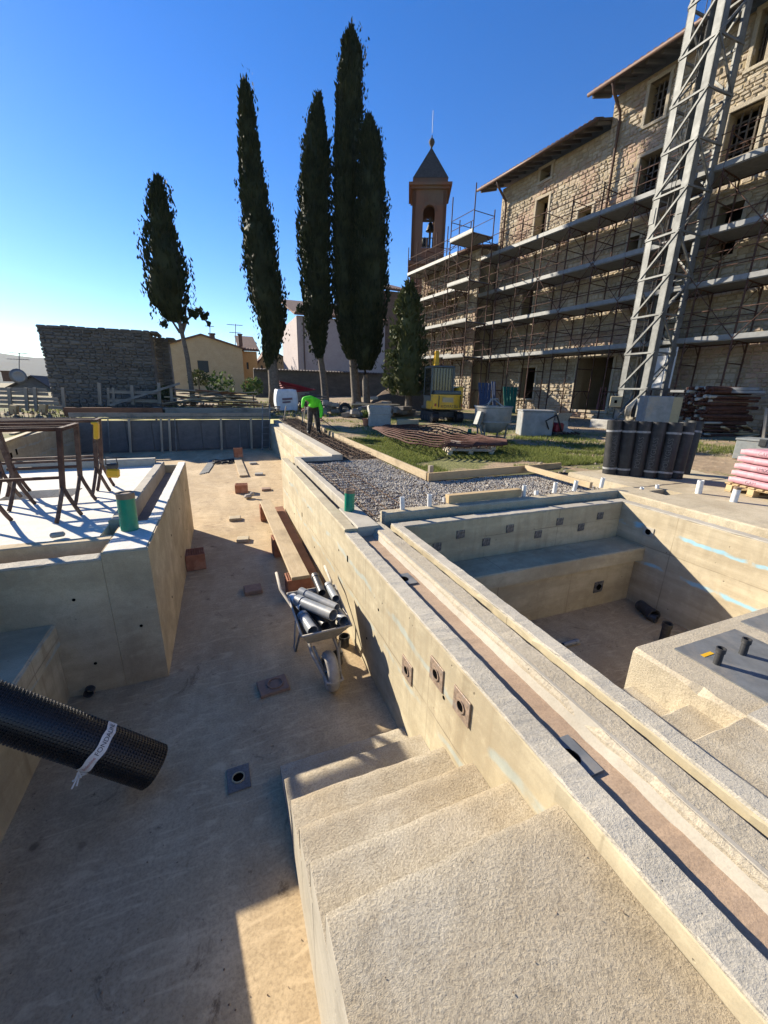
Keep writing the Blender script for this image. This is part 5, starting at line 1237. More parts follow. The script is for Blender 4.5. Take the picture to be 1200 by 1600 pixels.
h = c + Vector(J['rh']); th = thing('hand_tool', 'long thin hooked rod held by the bending worker', 'tool', h)
obj('shaft', MB().cyl(h + Vector((-.12, .05, .12)), h + Vector((.55, -.05, -.38)), .014, 8), 'dark_metal', th); obj('tip', MB().cyl(h + Vector((.55, -.05, -.38)), h + Vector((.62, -.03, -.36)), .02, 8), 'dark_metal', th)
# ------------------------------------------------------------------ old stone building on the right
DW = 19.0
FTv = Vector(FT); FNv = Vector(FN)
def wall_open(mb, P, a0, a1, z0, z1, ops, th):
    """plain wall with real openings: P(a, d, z) -> point, d = depth into the wall"""
    As = sorted({a0, a1} | {o[0] for o in ops} | {o[1] for o in ops}); Zs = sorted({z0, z1} | {o[2] for o in ops} | {o[3] for o in ops})
    As = [a for a in As if a0 <= a <= a1]; Zs = [z for z in Zs if z0 <= z <= z1]
    for i in range(len(As) - 1):
        for j in range(len(Zs) - 1):
            ca, cz = (As[i] + As[i + 1]) / 2, (Zs[j] + Zs[j + 1]) / 2
            if any(o[0] < ca < o[1] and o[2] < cz < o[3] for o in ops): continue
            for d in (0, th):
                mb.add([P(As[i], d, Zs[j]), P(As[i + 1], d, Zs[j]), P(As[i + 1], d, Zs[j + 1]), P(As[i], d, Zs[j + 1])], [(0, 1, 2, 3)])
    for o in ops:
        A, B, C_, D_ = o[:4]
        for q in (((A, C_), (B, C_)), ((B, C_), (B, D_)), ((B, D_), (A, D_)), ((A, D_), (A, C_))):
            (p, r), (s_, t_) = q; mb.add([P(p, 0, r), P(s_, 0, t_), P(s_, th, t_), P(p, th, r)], [(0, 1, 2, 3)])
    for (a, b) in (((a0, z0), (a0, z1)), ((a1, z0), (a1, z1)), ((a0, z1), (a1, z1))):
        mb.add([P(a[0], 0, a[1]), P(b[0], 0, b[1]), P(b[0], th, b[1]), P(a[0], th, a[1])], [(0, 1, 2, 3)])
def _ustone(seed):
    r0 = random.Random(seed); vs = []
    for q in range(8):
        a = q / 8 * 2 * math.pi; sq = 1 / max(abs(math.cos(a)), abs(math.sin(a))); sq = 1 + (sq - 1) * .72
        vs.append((math.cos(a) * sq * .5 * r0.uniform(.9, 1.0), 0, math.sin(a) * sq * .5 * r0.uniform(.9, 1.0)))
    fr = [(x * .74 + r0.uniform(-.03, .03), -1 * r0.uniform(.75, 1.1), z * .72 + r0.uniform(-.03, .03)) for x, y, z in vs]
    return vs + fr, [tuple(range(15, 7, -1))] + [(i, (i + 1) % 8, 8 + (i + 1) % 8, 8 + i) for i in range(8)]
USTONE = [_ustone(k) for k in range(9)]
def stone_field(P, a0, a1, z0, z1, ops, hr, lr, relief, mb, pick=None):
    z = z0
    while z < z1 - .08:
        h = min(U(*hr), z1 - z); a = a0 - rnd() * .2
        while a < a1:
            l = U(*lr); b = min(a + l, a1); aa = max(a, a0); a += l
            if b - aa < .07: continue
            ca, cz = (aa + b) / 2, z + h / 2
            if any(o[0] - .12 < ca < o[1] + .12 and o[2] - .1 < cz < o[3] + .1 for o in ops): continue
            dd = U(*relief); zo = U(-.012, .012)
            if pick is not None and pick(ca, cz): PICK.append((aa, b, z + zo, h, dd)); continue
            vs, fs = random.choice(USTONE)
            mb.add([P(ca + v[0] * (b - aa - .008), v[1] * dd, cz + zo + v[2] * (h - .008)) for v in vs], fs)
        z += h
def opening(u0, u1, v0, v1, D=DW):
    s1, zt = PF(u0, v0, D); s0, zb = PF(u1, v1, D); return [min(s0, s1), max(s0, s1), min(zb, zt), max(zb, zt)]
# windows read from the photo (left u, right u, top v at the left, bottom v at the right)
OPS = []
def op(uL, vtL, vbL, uR):
    sL, zt = PF(uL, vtL, DW); _, zb = PF(uL, vbL, DW); sR, _ = PF(uR, vtL, DW); OPS.append([sR, sL, zb, zt])
op(846, 266, 284, 862); op(840, 314, 373, 858); op(1018, 131, 192, 1046); op(1002, 247, 305, 1034); op(1180, 70, 103, 1200); op(1142, 178, 249, 1192)
op(1124, 332, 353, 1161); op(1118, 378, 403, 1150); op(820, 445, 500, 836); op(905, 330, 372, 925); op(985, 372, 392, 1000)
op(815, 575, 622, 838); op(1000, 560, 640, 1030); op(905, 560, 640, 960)
for o in OPS:
    o[2] = max(o[2], 1.25)
    if o[3] - o[2] < .5: o[3] = o[2] + .6
OPS[4] = [OPS[4][0] - .0, OPS[4][1], OPS[4][2], OPS[4][2] + 1.5]
SR = -5.0; S_ST = 14.0; S_END = 20.4
ZU = 14.95; ZLo = 13.85; ZG = 1.2
bd = thing('stone_building', 'tall old stone building with dark windows and tiled eaves behind the scaffolding', 'building', FW(10, DW, ZG))
PWm = lambda a, d, z: FW(a, DW + d, z)
m = MB(); wall_open(m, PWm, SR, S_ST, ZG, ZU, [o for o in OPS if o[1] < S_ST], .55); wall_open(m, PWm, S_ST, S_END, ZG, ZLo, [o for o in OPS if o[0] > S_ST], .55)
wallp = obj('wall', m, 'mortar', bd)
m = MB()                                                       # end walls, back and inner floors keep the rooms dark
for s_, zt in ((S_END, ZLo), (S_ST + .01, ZU), (SR, ZU)):
    m.add([FW(s_, DW, ZG), FW(s_, DW + 11, ZG), FW(s_, DW + 11, zt), FW(s_, DW, zt)], [(0, 1, 2, 3)])
m.add([FW(SR, DW + 11, ZG), FW(S_END, DW + 11, ZG), FW(S_END, DW + 11, ZU), FW(SR, DW + 11, ZU)], [(0, 1, 2, 3)])
obj('rear_wall', m, 'mortar', bd)
for z in (4.6, 8.0, 11.4): obj('floor_slab', MB().add([FW(SR, DW + .5, z), FW(S_END, DW + .5, z), FW(S_END, DW + 11, z), FW(SR, DW + 11, z)], [(0, 1, 2, 3)]), 'lath', bd)
for z, a, b in ((ZU - .35, SR, S_ST), (ZLo - .3, S_ST, S_END)): obj('floor_slab', MB().add([FW(a, DW + .3, z), FW(b, DW + .3, z), FW(b, DW + 11.2, z), FW(a, DW + 11.2, z)], [(0, 1, 2, 3)]), 'lath', bd)
PICK = []
m = MB()
stone_field(PWm, SR, S_ST, ZG, ZU - .05, OPS, (.10, .22), (.13, .42), (.01, .06), m, pick=lambda a, z: 5.5 < a < 12.5 and z > 10.3)
stone_field(PWm, S_ST, S_END - .02, ZG, ZLo - .05, OPS, (.10, .22), (.13, .4), (.01, .06), m)
PICK.sort(key=lambda q: q[0]); rest = PICK[300:]
for aa, b, z, h, dd in rest:
    vs, fs = random.choice(USTONE); m.add([PWm((aa + b) / 2 + v[0] * (b - aa - .008), v[1] * dd, z + h / 2 + v[2] * (h - .008)) for v in vs], fs)
g = obj('stonework', m, 'facade_stone', wallp); g['kind'] = 'stuff'
UST = []
for vs, fs in USTONE: UST.append(mesh_from(MB().add(vs, fs), 'facade_stone', (0, 0, 0)))
RF = Matrix((FTv, FNv, Vector((0, 0, 1)))).transposed().to_4x4()
for aa, b, z, h, dd in PICK[:300]:
    inst('stone', random.choice(UST), Matrix.Translation(FW((aa + b) / 2, DW, z + h / 2)) @ RF @ Matrix.Diagonal((b - aa - .008, dd, h - .008, 1)), wallp)
for k, o in enumerate(OPS):
    m = MB(); A, B, C_, D_ = o
    def tb(a0, a1, z0, z1, pr=.075):
        m.obox(FW((a0 + a1) / 2, DW - pr / 2 + .06, (z0 + z1) / 2), (a1 - a0, pr + .1, z1 - z0), RF.to_3x3(), .012)
    tb(A - .13, A, C_, D_); tb(B, B + .13, C_, D_); tb(A - .16, B + .16, D_, D_ + .14); tb(A - .16, B + .16, C_ - .12, C_, .10)
    wf = obj('window_surround', m, 'trim_stone', bd)
    if k in (2, 3, 5, 4):
        for q in range(3):
            f = (q + 1) / 4; obj('lattice_bar', MB().obox(FW(A + (B - A) * f, DW + .3, (C_ + D_) / 2), (.05, .05, D_ - C_), RF.to_3x3()), 'lath', wf)
        for q in range(4): f = (q + 1) / 5; obj('lattice_bar', MB().obox(FW((A + B) / 2, DW + .34, C_ + (D_ - C_) * f), (B - A, .04, .05), RF.to_3x3()), 'lath', wf)
def roof(s0, s1, zE, name):
    D0 = DW - .95; pit = math.tan(math.radians(17)); r = obj(name, MB().prism([FW(s0, D0, zE), FW(s0, DW + 6, zE + 6.9 * pit), FW(s0, DW + 6, zE + 6.9 * pit + .14), FW(s0, D0, zE + .09)], FTv * (s1 - s0)), 'roof_dark', bd)
    n_ = int((s1 - s0) / .55)
    for k in range(n_ + 1):
        s_ = s0 + .1 + (s1 - s0 - .2) * k / n_
        inst('rafter', unit('box', 'lath'), Matrix.Translation(FW(s_, D0 + .06, zE - .055)) @ RF @ Matrix.Rotation(-math.pi / 2 + math.radians(17), 4, 'X') @ Matrix.Diagonal((.1, .12, 1.2, 1)), r)
    n_ = int((s1 - s0) / .24)
    for k in range(n_):
        s_ = s0 + .12 + .24 * k; m_ = unit('cyl', 'roof_tile')
        inst('tile', m_, Matrix.Translation(FW(s_, D0 - .06, zE + .085)) @ RF @ Matrix.Rotation(-math.pi / 2 + math.radians(17), 4, 'X') @ Matrix.Diagonal((.095, .06, .5, 1)), r)
    gm = MB(); gm.tube([FW(s0 - .05, D0 - .1, zE + .0), FW(s1 + .05, D0 - .1, zE + .0)], .075, 8); obj('gutter', gm, 'downpipe', r, smooth=True)
    return r
roof(S_ST - .0, S_END + .95, ZLo + .05, 'roof'); roof(SR, S_ST + .55, ZU + .05, 'roof')
for s_, zt in ((13.55, ZU), (19.9, ZLo)):
    m = MB(); m.tube([FW(s_, DW - 1.0, zt), FW(s_, DW - .75, zt - .3), FW(s_, DW - .2, zt - .75), FW(s_, DW - .14, zt - 1.0), FW(s_, DW - .14, 10.5)], .06, 8); obj('downpipe', m, 'downpipe', bd, smooth=True)
# ------------------------------------------------------------------ lower wing to the left
DWg = 17.75; SG1 = 26.4; ZW = 10.75
wg = thing('stone_wing', 'lower brick and stone wing behind the left scaffold, below the bell tower', 'building', FW(23, DWg, ZG))
PWg = lambda a, d, z: FW(a, DWg + d, z)
OPG = []
for uL, vt, vb, uR in ((702, 470, 495, 709), (697, 533, 549, 706), (668, 458, 474, 680), (674, 590, 618, 690)):
    sL, zt = PF(uL, vt, DWg); _, zb = PF(uL, vb, DWg); sR, _ = PF(uR, vt, DWg); OPG.append([sR, sL, max(zb, 1.3), zt])
m = MB(); wall_open(m, PWg, S_END + .02, SG1, ZG, ZW, OPG, .5)
m.add([FW(S_END + .02, DWg, ZG), FW(S_END + .02, DW + .1, ZG), FW(S_END + .02, DW + .1, ZW), FW(S_END + .02, DWg, ZW)], [(0, 1, 2, 3)])
m.add([FW(SG1, DWg, ZG), FW(SG1, DWg + 7, ZG), FW(SG1, DWg + 7, ZW), FW(SG1, DWg, ZW)], [(0, 1, 2, 3)]); wp = obj('wall', m, 'mortar', wg)
m = MB(); stone_field(PWg, S_END + .04, SG1 - .02, ZG, ZW - .05, OPG, (.14, .24), (.18, .45), (.02, .06), m); g = obj('stonework', m, 'facade_stone', wp); g['kind'] = 'stuff'
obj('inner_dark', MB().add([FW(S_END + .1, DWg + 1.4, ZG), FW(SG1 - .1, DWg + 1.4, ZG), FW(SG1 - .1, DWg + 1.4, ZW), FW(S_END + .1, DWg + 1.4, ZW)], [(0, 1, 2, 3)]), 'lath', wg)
obj('roof', MB().prism([FW(S_END + .05, DWg - .5, ZW), FW(S_END + .05, DWg + 6, ZW + 1.1), FW(S_END + .05, DWg + 6, ZW + 1.22), FW(S_END + .05, DWg - .5, ZW + .1)], FTv * (SG1 - S_END + .3)), 'roof_tile', wg)

# ------------------------------------------------------------------ scaffolds
def scaffold(lab, s0, n, bay, Do, Di, decks, zg, ztop, skip=(), brace_every=2, left_ext=False, red=False):
    sc = thing('scaffold', lab, 'scaffold', FW(s0 + n * bay / 2, Do, zg)); rm = 'rust'
    for k in range(n + 1):
        s_ = s0 + k * bay
        for D in (Do, Di):
            rod('upright', FW(s_, D, zg - .05), FW(s_, D, ztop - (0 if D == Do else .9)), .031, rm, sc)
        for z in decks:
            rod('transom', FW(s_, Do, z - .06), FW(s_, Di, z - .06), .024, rm, sc); rod('transom', FW(s_, Do, z + .95), FW(s_, Di, z + .95), .02, rm, sc)
            rod('knee_brace', FW(s_, Do, z - .45), FW(s_, Do + .4, z - .07), .016, rm, sc); rod('knee_brace', FW(s_, Di, z - .45), FW(s_, Di - .4, z - .07), .016, rm, sc)
        obj('base_plate', MB().obox(FW(s_, Do, zg), (.2, .2, .03), RF.to_3x3()), rm, sc)
    for zi, z in enumerate(decks):
        for k in range(n):
            if (zi, k) in skip: continue
            a, b = s0 + k * bay, s0 + (k + 1) * bay
            for q in range(4):
                D = Do + .10 + q * (Di - Do + .05) / 4
                inst('deck_plank', unit('box', 'galv_deck'), Matrix.Translation(FW((a + b) / 2, D + .03, z - .05)) @ RF @ Matrix.Diagonal((bay - .015, (Di - Do) / 4, .05, 1)), sc)
            inst('toe_board', unit('box', 'galv_deck'), Matrix.Translation(FW((a + b) / 2, Do - .045, z - .02)) @ RF @ Matrix.Diagonal((bay - .012, .025, .165, 1)), sc)
            rod('ledger', FW(a, Di, z + .9), FW(b, Di, z + .9), .016, rm, sc); rod('ledger', FW(a, Di, z - .07), FW(b, Di, z - .07), .02, rm, sc)
            if (k + zi) % 2 == 0 and zi + 1 < len(decks): rod('brace', FW(b, Di, z), FW(a, Di, z + 1.8), .013, rm, sc)
            for h in (.5, .98): rod('guard_rail', FW(a, Do - .03, z + h), FW(b, Do - .03, z + h), .018, rm, sc)
            if zi + 1 < len(decks): rod('brace', FW(a, Do - .06, z), FW(b, Do - .06, z + 1.75), .015, rm, sc) if (k + zi) % 2 == 0 else rod('brace', FW(b, Do - .06, z), FW(a, Do - .06, z + 1.75), .015, rm, sc)
            if zi == 0: rod('brace', FW(a, Do - .06, zg + .1), FW(b, Do - .06, z - .1), .018, rm, sc) if k % 2 else None
    return sc
DK = [2.92, 4.66, 6.5, 8.14, 10.05]
scaffold('long rusty scaffold with galvanised decks along the main stone facade', -3.2, 16, 1.46, 17.6, 18.78, DK, 1.35, 11.2, skip={(0, k) for k in range(6, 16)})
scaffold('shorter rusty scaffold with white toe boards on the lower wing below the bell tower', 21.1, 5, 1.08, 16.6, 17.6, [4.86, 6.7, 8.53, 10.4], 1.4, 12.1, brace_every=1)
scaffold('narrow scaffold tower in the corner between main facade and wing', 19.05, 1, 1.9, 15.9, 17.3, [4.7, 6.55, 8.6, 10.85], 1.4, 13.0, brace_every=1)
scaffold('slim white runged ladder bay at the far left end of the wing scaffold', 26.6, 1, .9, 16.6, 17.4, [4.9, 6.7, 8.5], 1.4, 9.6)

# ------------------------------------------------------------------ tower crane mast
a_ = 1.2; RC = 15.6 * a_; ba = math.radians(54.0); vd = Vector((math.sin(ba), math.cos(ba), 0)); rd = Vector((vd.y, -vd.x, 0)); ph = math.radians(36.7)
L2 = vd * RC; L1 = L2 + (rd * -math.cos(ph) + vd * math.sin(ph)) * a_; L3 = L2 + (rd * math.sin(ph) + vd * math.cos(ph)) * a_; L4 = L1 + (L3 - L2)
zc = gz(L2.x, L2.y)
cr = thing('tower_crane', 'grey lattice mast of a tower crane standing before the scaffold', 'crane', Vector((L2.x, L2.y, zc)))
PHh = 1.30; NPn = 18; cx = (L1 + L2 + L3 + L4) / 4
e1 = (L1 - L2).normalized(); e2 = (L3 - L2).normalized()
for c_ in (L1, L2, L3, L4):
    b1 = e1 if (c_ in (L2, L3)) else -e1; b2 = e2 if (c_ in (L1, L2)) else -e2
    m = MB(); z0, z1 = zc - .1, zc + PHh * NPn
    for bb, oo in ((b1, b2), (b2, b1)):
        m.prism([c_ + Vector((0, 0, z0)), c_ + bb * .25 + Vector((0, 0, z0)), c_ + bb * .25 + oo * .03 + Vector((0, 0, z0)), c_ + oo * .03 + Vector((0, 0, z0))], (0, 0, z1 - z0))
    obj('leg', m, 'galv', cr)
    for k in range(0, NPn, 5): obj('splice_plate', MB().obox(c_ + b1 * .08 + b2 * .08 + Vector((0, 0, zc + k * PHh + 1.0)), (.2, .2, .5), Matrix.Rotation(math.atan2(e1.y, e1.x), 3, 'Z'), .01), 'galv', cr)
F_ = [(L1, L2), (L2, L3), (L3, L4), (L4, L1)]
for fi, (p, q) in enumerate(F_):
    for k in range(NPn):
        z0 = zc + .25 + k * PHh; z1 = z0 + PHh; up = (p - cx + q - cx).normalized()
        beam('horizontal', p + Vector((0, 0, z1)), q + Vector((0, 0, z1)), .06, .06, 'galv', cr)
        s_, t_ = (p, q) if (k + fi) % 2 == 0 or fi in (0,) else (q, p)
        beam('diagonal', s_ + Vector((0, 0, z0)), t_ + Vector((0, 0, z1)), .06, .06, 'galv', cr)
for k in range(2):
    b0 = cx + e1 * (-.15 + .35 * k) + e2 * .2; rod('ladder_rail', b0 + Vector((0, 0, zc)), b0 + Vector((0, 0, zc + PHh * NPn)), .02, 'galv', cr)
for k in range(60): b0 = cx + e2 * .2 + Vector((0, 0, zc + .3 + k * .36)); rod('ladder_rung', b0 - e1 * .15, b0 + e1 * .2, .012, 'galv', cr)
for o_ in (.1, .22): rod('hoist_cable', L1 + (L2 - L1) * (.4 + o_) + vd * .1 + Vector((0, 0, zc + 1)), L1 + (L2 - L1) * (.4 + o_) + vd * .1 + Vector((0, 0, zc + PHh * NPn)), .012, 'black_cable', cr)
obj('crane_base', MB().obox(cx + Vector((0, 0, zc + .1)), (2.4, 2.4, .45), Matrix.Rotation(math.atan2(e1.y, e1.x), 3, 'Z'), .03), 'tub_grey', cr)
bp = L1 + Vector((0, 0, zc + 1.05)) - vd * .2; eb = obj('electric_box', MB().obox(bp, (.42, .25, .42), Matrix.Rotation(-.9, 3, 'Z'), .02), 'beige_box', cr); obj('socket', MB().obox(bp - vd * .135, (.1, .03, .12), Matrix.Rotation(-.9, 3, 'Z')), 'black_hole', eb)
tp = cx + e1 * -.2 + Vector((0, 0, zc + 2.4)); obj('white_board', MB().obox(L3 + e1 * .35 + Vector((0, 0, zc + 2.35)), (.8, .04, 1.5), Matrix.Rotation(math.atan2(e1.y, e1.x), 3, 'Z'), .01), 'white_panel', cr)
m = MB(); cc_ = L1.lerp(L2, .75) - vd * .25 + Vector((0, 0, zc + .75))
for k in range(26):
    w = U(.1, .32); hgt = U(.5, .95); m.tube([cc_ + Vector((0, 0, .45)), cc_ + rd * (-w) + Vector((0, 0, .3 - hgt * .3)), cc_ + rd * (-w * .8) + Vector((0, 0, .25 - hgt)), cc_ + rd * (w * .6) + Vector((0, 0, .25 - hgt)), cc_ + rd * w + Vector((0, 0, .3 - hgt * .3)), cc_ + Vector((0, 0, .45))], .016, 5)
tag(obj('cable_coil', m, 'cable', smooth=True), 'tangled beige cable coil hung on the crane mast foot', 'cable')
p = PY(1020, 662, 10.2); p = FW(PF(1020, 650, 15.2)[0], 15.2, zc); th = thing('control_cabinet', 'grey and beige electrical cabinet at the foot of the crane mast', 'cabinet', p)
obj('body', MB().obox(p + Vector((0, 0, .65)), (.8, .7, 1.3), Matrix.Rotation(-.55, 3, 'Z'), .02), 'hopper_paint', th); obj('door', MB().obox(p + Vector((.32, -.18, .68)), (.62, .72, 1.2), Matrix.Rotation(-.55, 3, 'Z'), .015), 'beige_box', th)
# stack of scaffold tubes at the facade foot
sA, _ = PF(1068, 640, 16.3); sB, _ = PF(1112, 640, 16.3)
th = thing('tube_stack', 'stack of rusty scaffold tubes with their ends towards the camera, right of the crane', 'tube stack', FW((sA + sB) / 2, 16.3, 1.45)); w_ = abs(sA - sB)
for r in range(13):
    for k in range(13):
        q = FW(min(sA, sB) + w_ * (k + U(0, .8)) / 13, 16.3 + U(-.15, .12), 1.5 + r * .125 + U(-.03, .03)); e = q + FNv * U(1.2, 1.6) - FTv * U(.3, .8)
        rod('tube', q - FNv * .2, e, U(.04, .06), 'rust_red' if rnd() < .7 else 'concrete_smear', th)
for q, (u0, v0, u1, v1) in enumerate(((1050, 613, 1200, 611), (1075, 609, 1190, 606))):
    s0_, z0_ = PF(u0, v0, 16.9); s1_, z1_ = PF(u1, v1, 16.9)
    tag(obj('deck_plank', MB().obox(FW((s0_ + s1_) / 2, 16.9, (z0_ + z1_) / 2), (abs(s0_ - s1_), .3, .09), RF.to_3x3(), .01), 'galv_deck'), ('long pale deck planks lying over the tube stack', 'shorter pale deck plank on top of the long ones')[q], 'plank')
for q, (u, v0, v1) in enumerate(((1150, 672, 620), (1192, 692, 640))):
    a = PG(u, v0); b = a + Vector((.12, .2, (v0 - v1) * mpp(a))); o = thing('prop', ('steel prop leaning by the tube stack', 'timber prop above the grey chest')[q], 'prop', a); beam('shaft', a, b, .07, .07, ('rust', 'grey_wood')[q], o, up=(0, 1, 0)); obj('foot_plate', MB().obox(a, (.15, .15, .02)), 'rust', o)
pile('timber_pile', 'loose offcuts on the ground before the tube stack', 'timber pile', 1085, 1190, 680, .25, 16, ['plank_x', 'grey_wood', 'new_wood'], ((.4, 1.6), (.08, .2), (.03, .06), 'board'))
# leaning panels in the dark corner
for q, (u0, u1, v0, v1, mt, lab) in enumerate(((750, 770, 594, 642, 'blue_panel', 'blue grey boards leaning under the scaffold behind the hopper'), (771, 783, 592, 640, 'blue_panel', 'single blue board leaning under the scaffold corner'), (788, 812, 600, 640, 'teal_net', 'teal folded net leaning under the main scaffold'))):
    a = PG((u0 + u1) / 2, v1 + 6); a = Vector((a.x, a.y, a.z)); s = mpp(a)
    tg = thing('panel_stack', lab, 'panels', a)
    for k in range(4 if q != 1 else 2): obj('panel', MB().obox(a + Vector(((k - 1.5) * (u1 - u0) * s / 4, .3, (v1 - v0) * s / 2)), ((u1 - u0) * s / 4.4, .04, (v1 - v0) * s), Matrix.Rotation(-.15 - .03 * k, 3, 'X') @ Matrix.Rotation(.08 * (k - 1), 3, 'Y'), .005), mt, tg)
p = PG(935, 652); th = thing('step_ladder', 'small pinkish step ladder standing by the facade left of the crane', 'ladder', p)
for dx in (-.25, .25):
    beam('rail', p + Vector((dx, 0, 0)), p + Vector((dx * .7 + .3, .25, 1.5)), .05, .03, 'bag_pink', th, up=(0, 1, 0)); beam('rail', p + Vector((dx + .7, .5, 0)), p + Vector((dx * .7 + .3, .27, 1.5)), .04, .03, 'bag_pink', th, up=(0, 1, 0))
for k in range(4): f = (k + 1) / 5; rod('rung', p + Vector((-.25 + .3 * f, .25 * f, 1.5 * f)), p + Vector((.25 + .3 * f, .25 * f, 1.5 * f)), .02, 'bag_pink', th)

# ------------------------------------------------------------------ bell tower
YT = 37.0
pl = PY(659, 300, YT); pr = PY(707, 300, YT); WT = pr.x - pl.x; xc = (pl.x + pr.x) / 2
zc0 = PY(680, 415, YT).z; zc1 = PY(680, 294, YT).z; zap = PY(679, 231, YT + 1.5).z; zr0 = PY(680, 280, YT).z
tw = thing('bell_tower', 'slender brick bell tower with pointed roof and bells rising behind the wing', 'bell tower', (xc, YT + WT / 2, 1.5))
yc = YT + WT / 2; hw = WT / 2
zo0 = PY(678, 388, YT).z; zo1 = PY(678, 331, YT).z; ow = WT * .17
def side(P):
    m = MB(); zt_ = zo1 + ow; wall_open(m, P, -hw, hw, zc0, zc1, [[-ow, ow, zo0, zt_]], .32); n_ = 12
    for k in range(n_):
        a0 = math.pi * k / n_; a1 = math.pi * (k + 1) / n_; p0 = (math.cos(a0) * ow, zo1 + math.sin(a0) * ow); p1 = (math.cos(a1) * ow, zo1 + math.sin(a1) * ow)
        for d in (.003, .31): m.add([P(p0[0], d, p0[1]), P(p1[0], d, p1[1]), P(p1[0], d, zt_), P(p0[0], d, zt_)], [(0, 1, 2, 3)])
        m.add([P(p0[0], 0, p0[1]), P(p1[0], 0, p1[1]), P(p1[0], .31, p1[1]), P(p0[0], .31, p0[1])], [(0, 1, 2, 3)])
        q0 = (math.cos(a0) * ow * 1.45, zo1 + math.sin(a0) * ow * 1.45); q1 = (math.cos(a1) * ow * 1.45, zo1 + math.sin(a1) * ow * 1.45)
        m.add([P(p0[0], -.05, p0[1]), P(p1[0], -.05, p1[1]), P(q1[0], -.05, q1[1]), P(q0[0], -.05, q0[1])], [(0, 1, 2, 3)])
    return m
SD = [lambda a, d, z: Vector((xc + a, yc - hw + d, z)), lambda a, d, z: Vector((xc - a, yc + hw - d, z)), lambda a, d, z: Vector((xc - hw + d, yc - a, z)), lambda a, d, z: Vector((xc + hw - d, yc + a, z))]
for P in SD: obj('belfry_wall', side(P), 'tower_brick', tw)
obj('shaft', MB().box(xc - hw, xc + hw, yc - hw, yc + hw, 1.5, zc0), 'tower_brick', tw)
for z, e, h in ((zc0, .22, .28), (zc1 - .1, .18, .2), (zc1 + .1, .36, .22)): obj('cornice', MB().box(xc - hw - e, xc + hw + e, yc - hw - e, yc + hw + e, z, z + h), 'tower_brick', tw)
obj('frieze', MB().box(xc - hw, xc + hw, yc - hw, yc + hw, zc1, zr0 + .1), 'tower_brick', tw)
sp = obj('spire', MB().add([(xc - hw * 1.02, yc - hw * 1.02, zr0 + .1), (xc + hw * 1.02, yc - hw * 1.02, zr0 + .1), (xc + hw * 1.02, yc + hw * 1.02, zr0 + .1), (xc - hw * 1.02, yc + hw * 1.02, zr0 + .1), (xc, yc, zap)], [(0, 1, 4), (1, 2, 4), (2, 3, 4), (3, 0, 4), (3, 2, 1, 0)]), 'slate', tw)
m = MB(); m.lathe([(.1, 0), (.08, .25), (.2, .4), (.27, .6), (.2, .8), (.06, .9), (.04, 1.1)], (xc, yc, zap - .25), 12); obj('finial', m, 'slate', sp, smooth=True)
obj('lightning_rod', MB().cyl((xc, yc, zap + 1), (xc, yc, zap + 2.6), .018, 6), 'dark_metal', sp)
for dx, dz in ((.22, -1.1), (-.28, -2.3)):
    m = MB(); m.lathe([(.42, 0), (.36, .12), (.27, .4), (.2, .62), (.05, .72)], (xc + dx, yc - .3, zo1 + dz), 14); obj('bell', m, 'bell_bronze', tw, smooth=True)
obj('bell_yoke', MB().box(xc - ow, xc + ow, yc - .4, yc - .2, zo1 - .35, zo1 - .2).box(xc + .1, xc + .3, yc - .42, yc - .2, zo0, zo1), 'lath', tw)
for k in range(5): rod('railing', (xc - ow + ow * 2 * (k + .5) / 5, yc - hw + .1, zo0), (xc - ow + ow * 2 * (k + .5) / 5, yc - hw + .1, zo0 + .8), .04, 'dark_metal', tw)
rod('railing', (xc - ow, yc - hw + .1, zo0 + .8), (xc + ow, yc - hw + .1, zo0 + .8), .04, 'dark_metal', tw)

tw.rotation_euler = (0, 0, math.radians(-25))
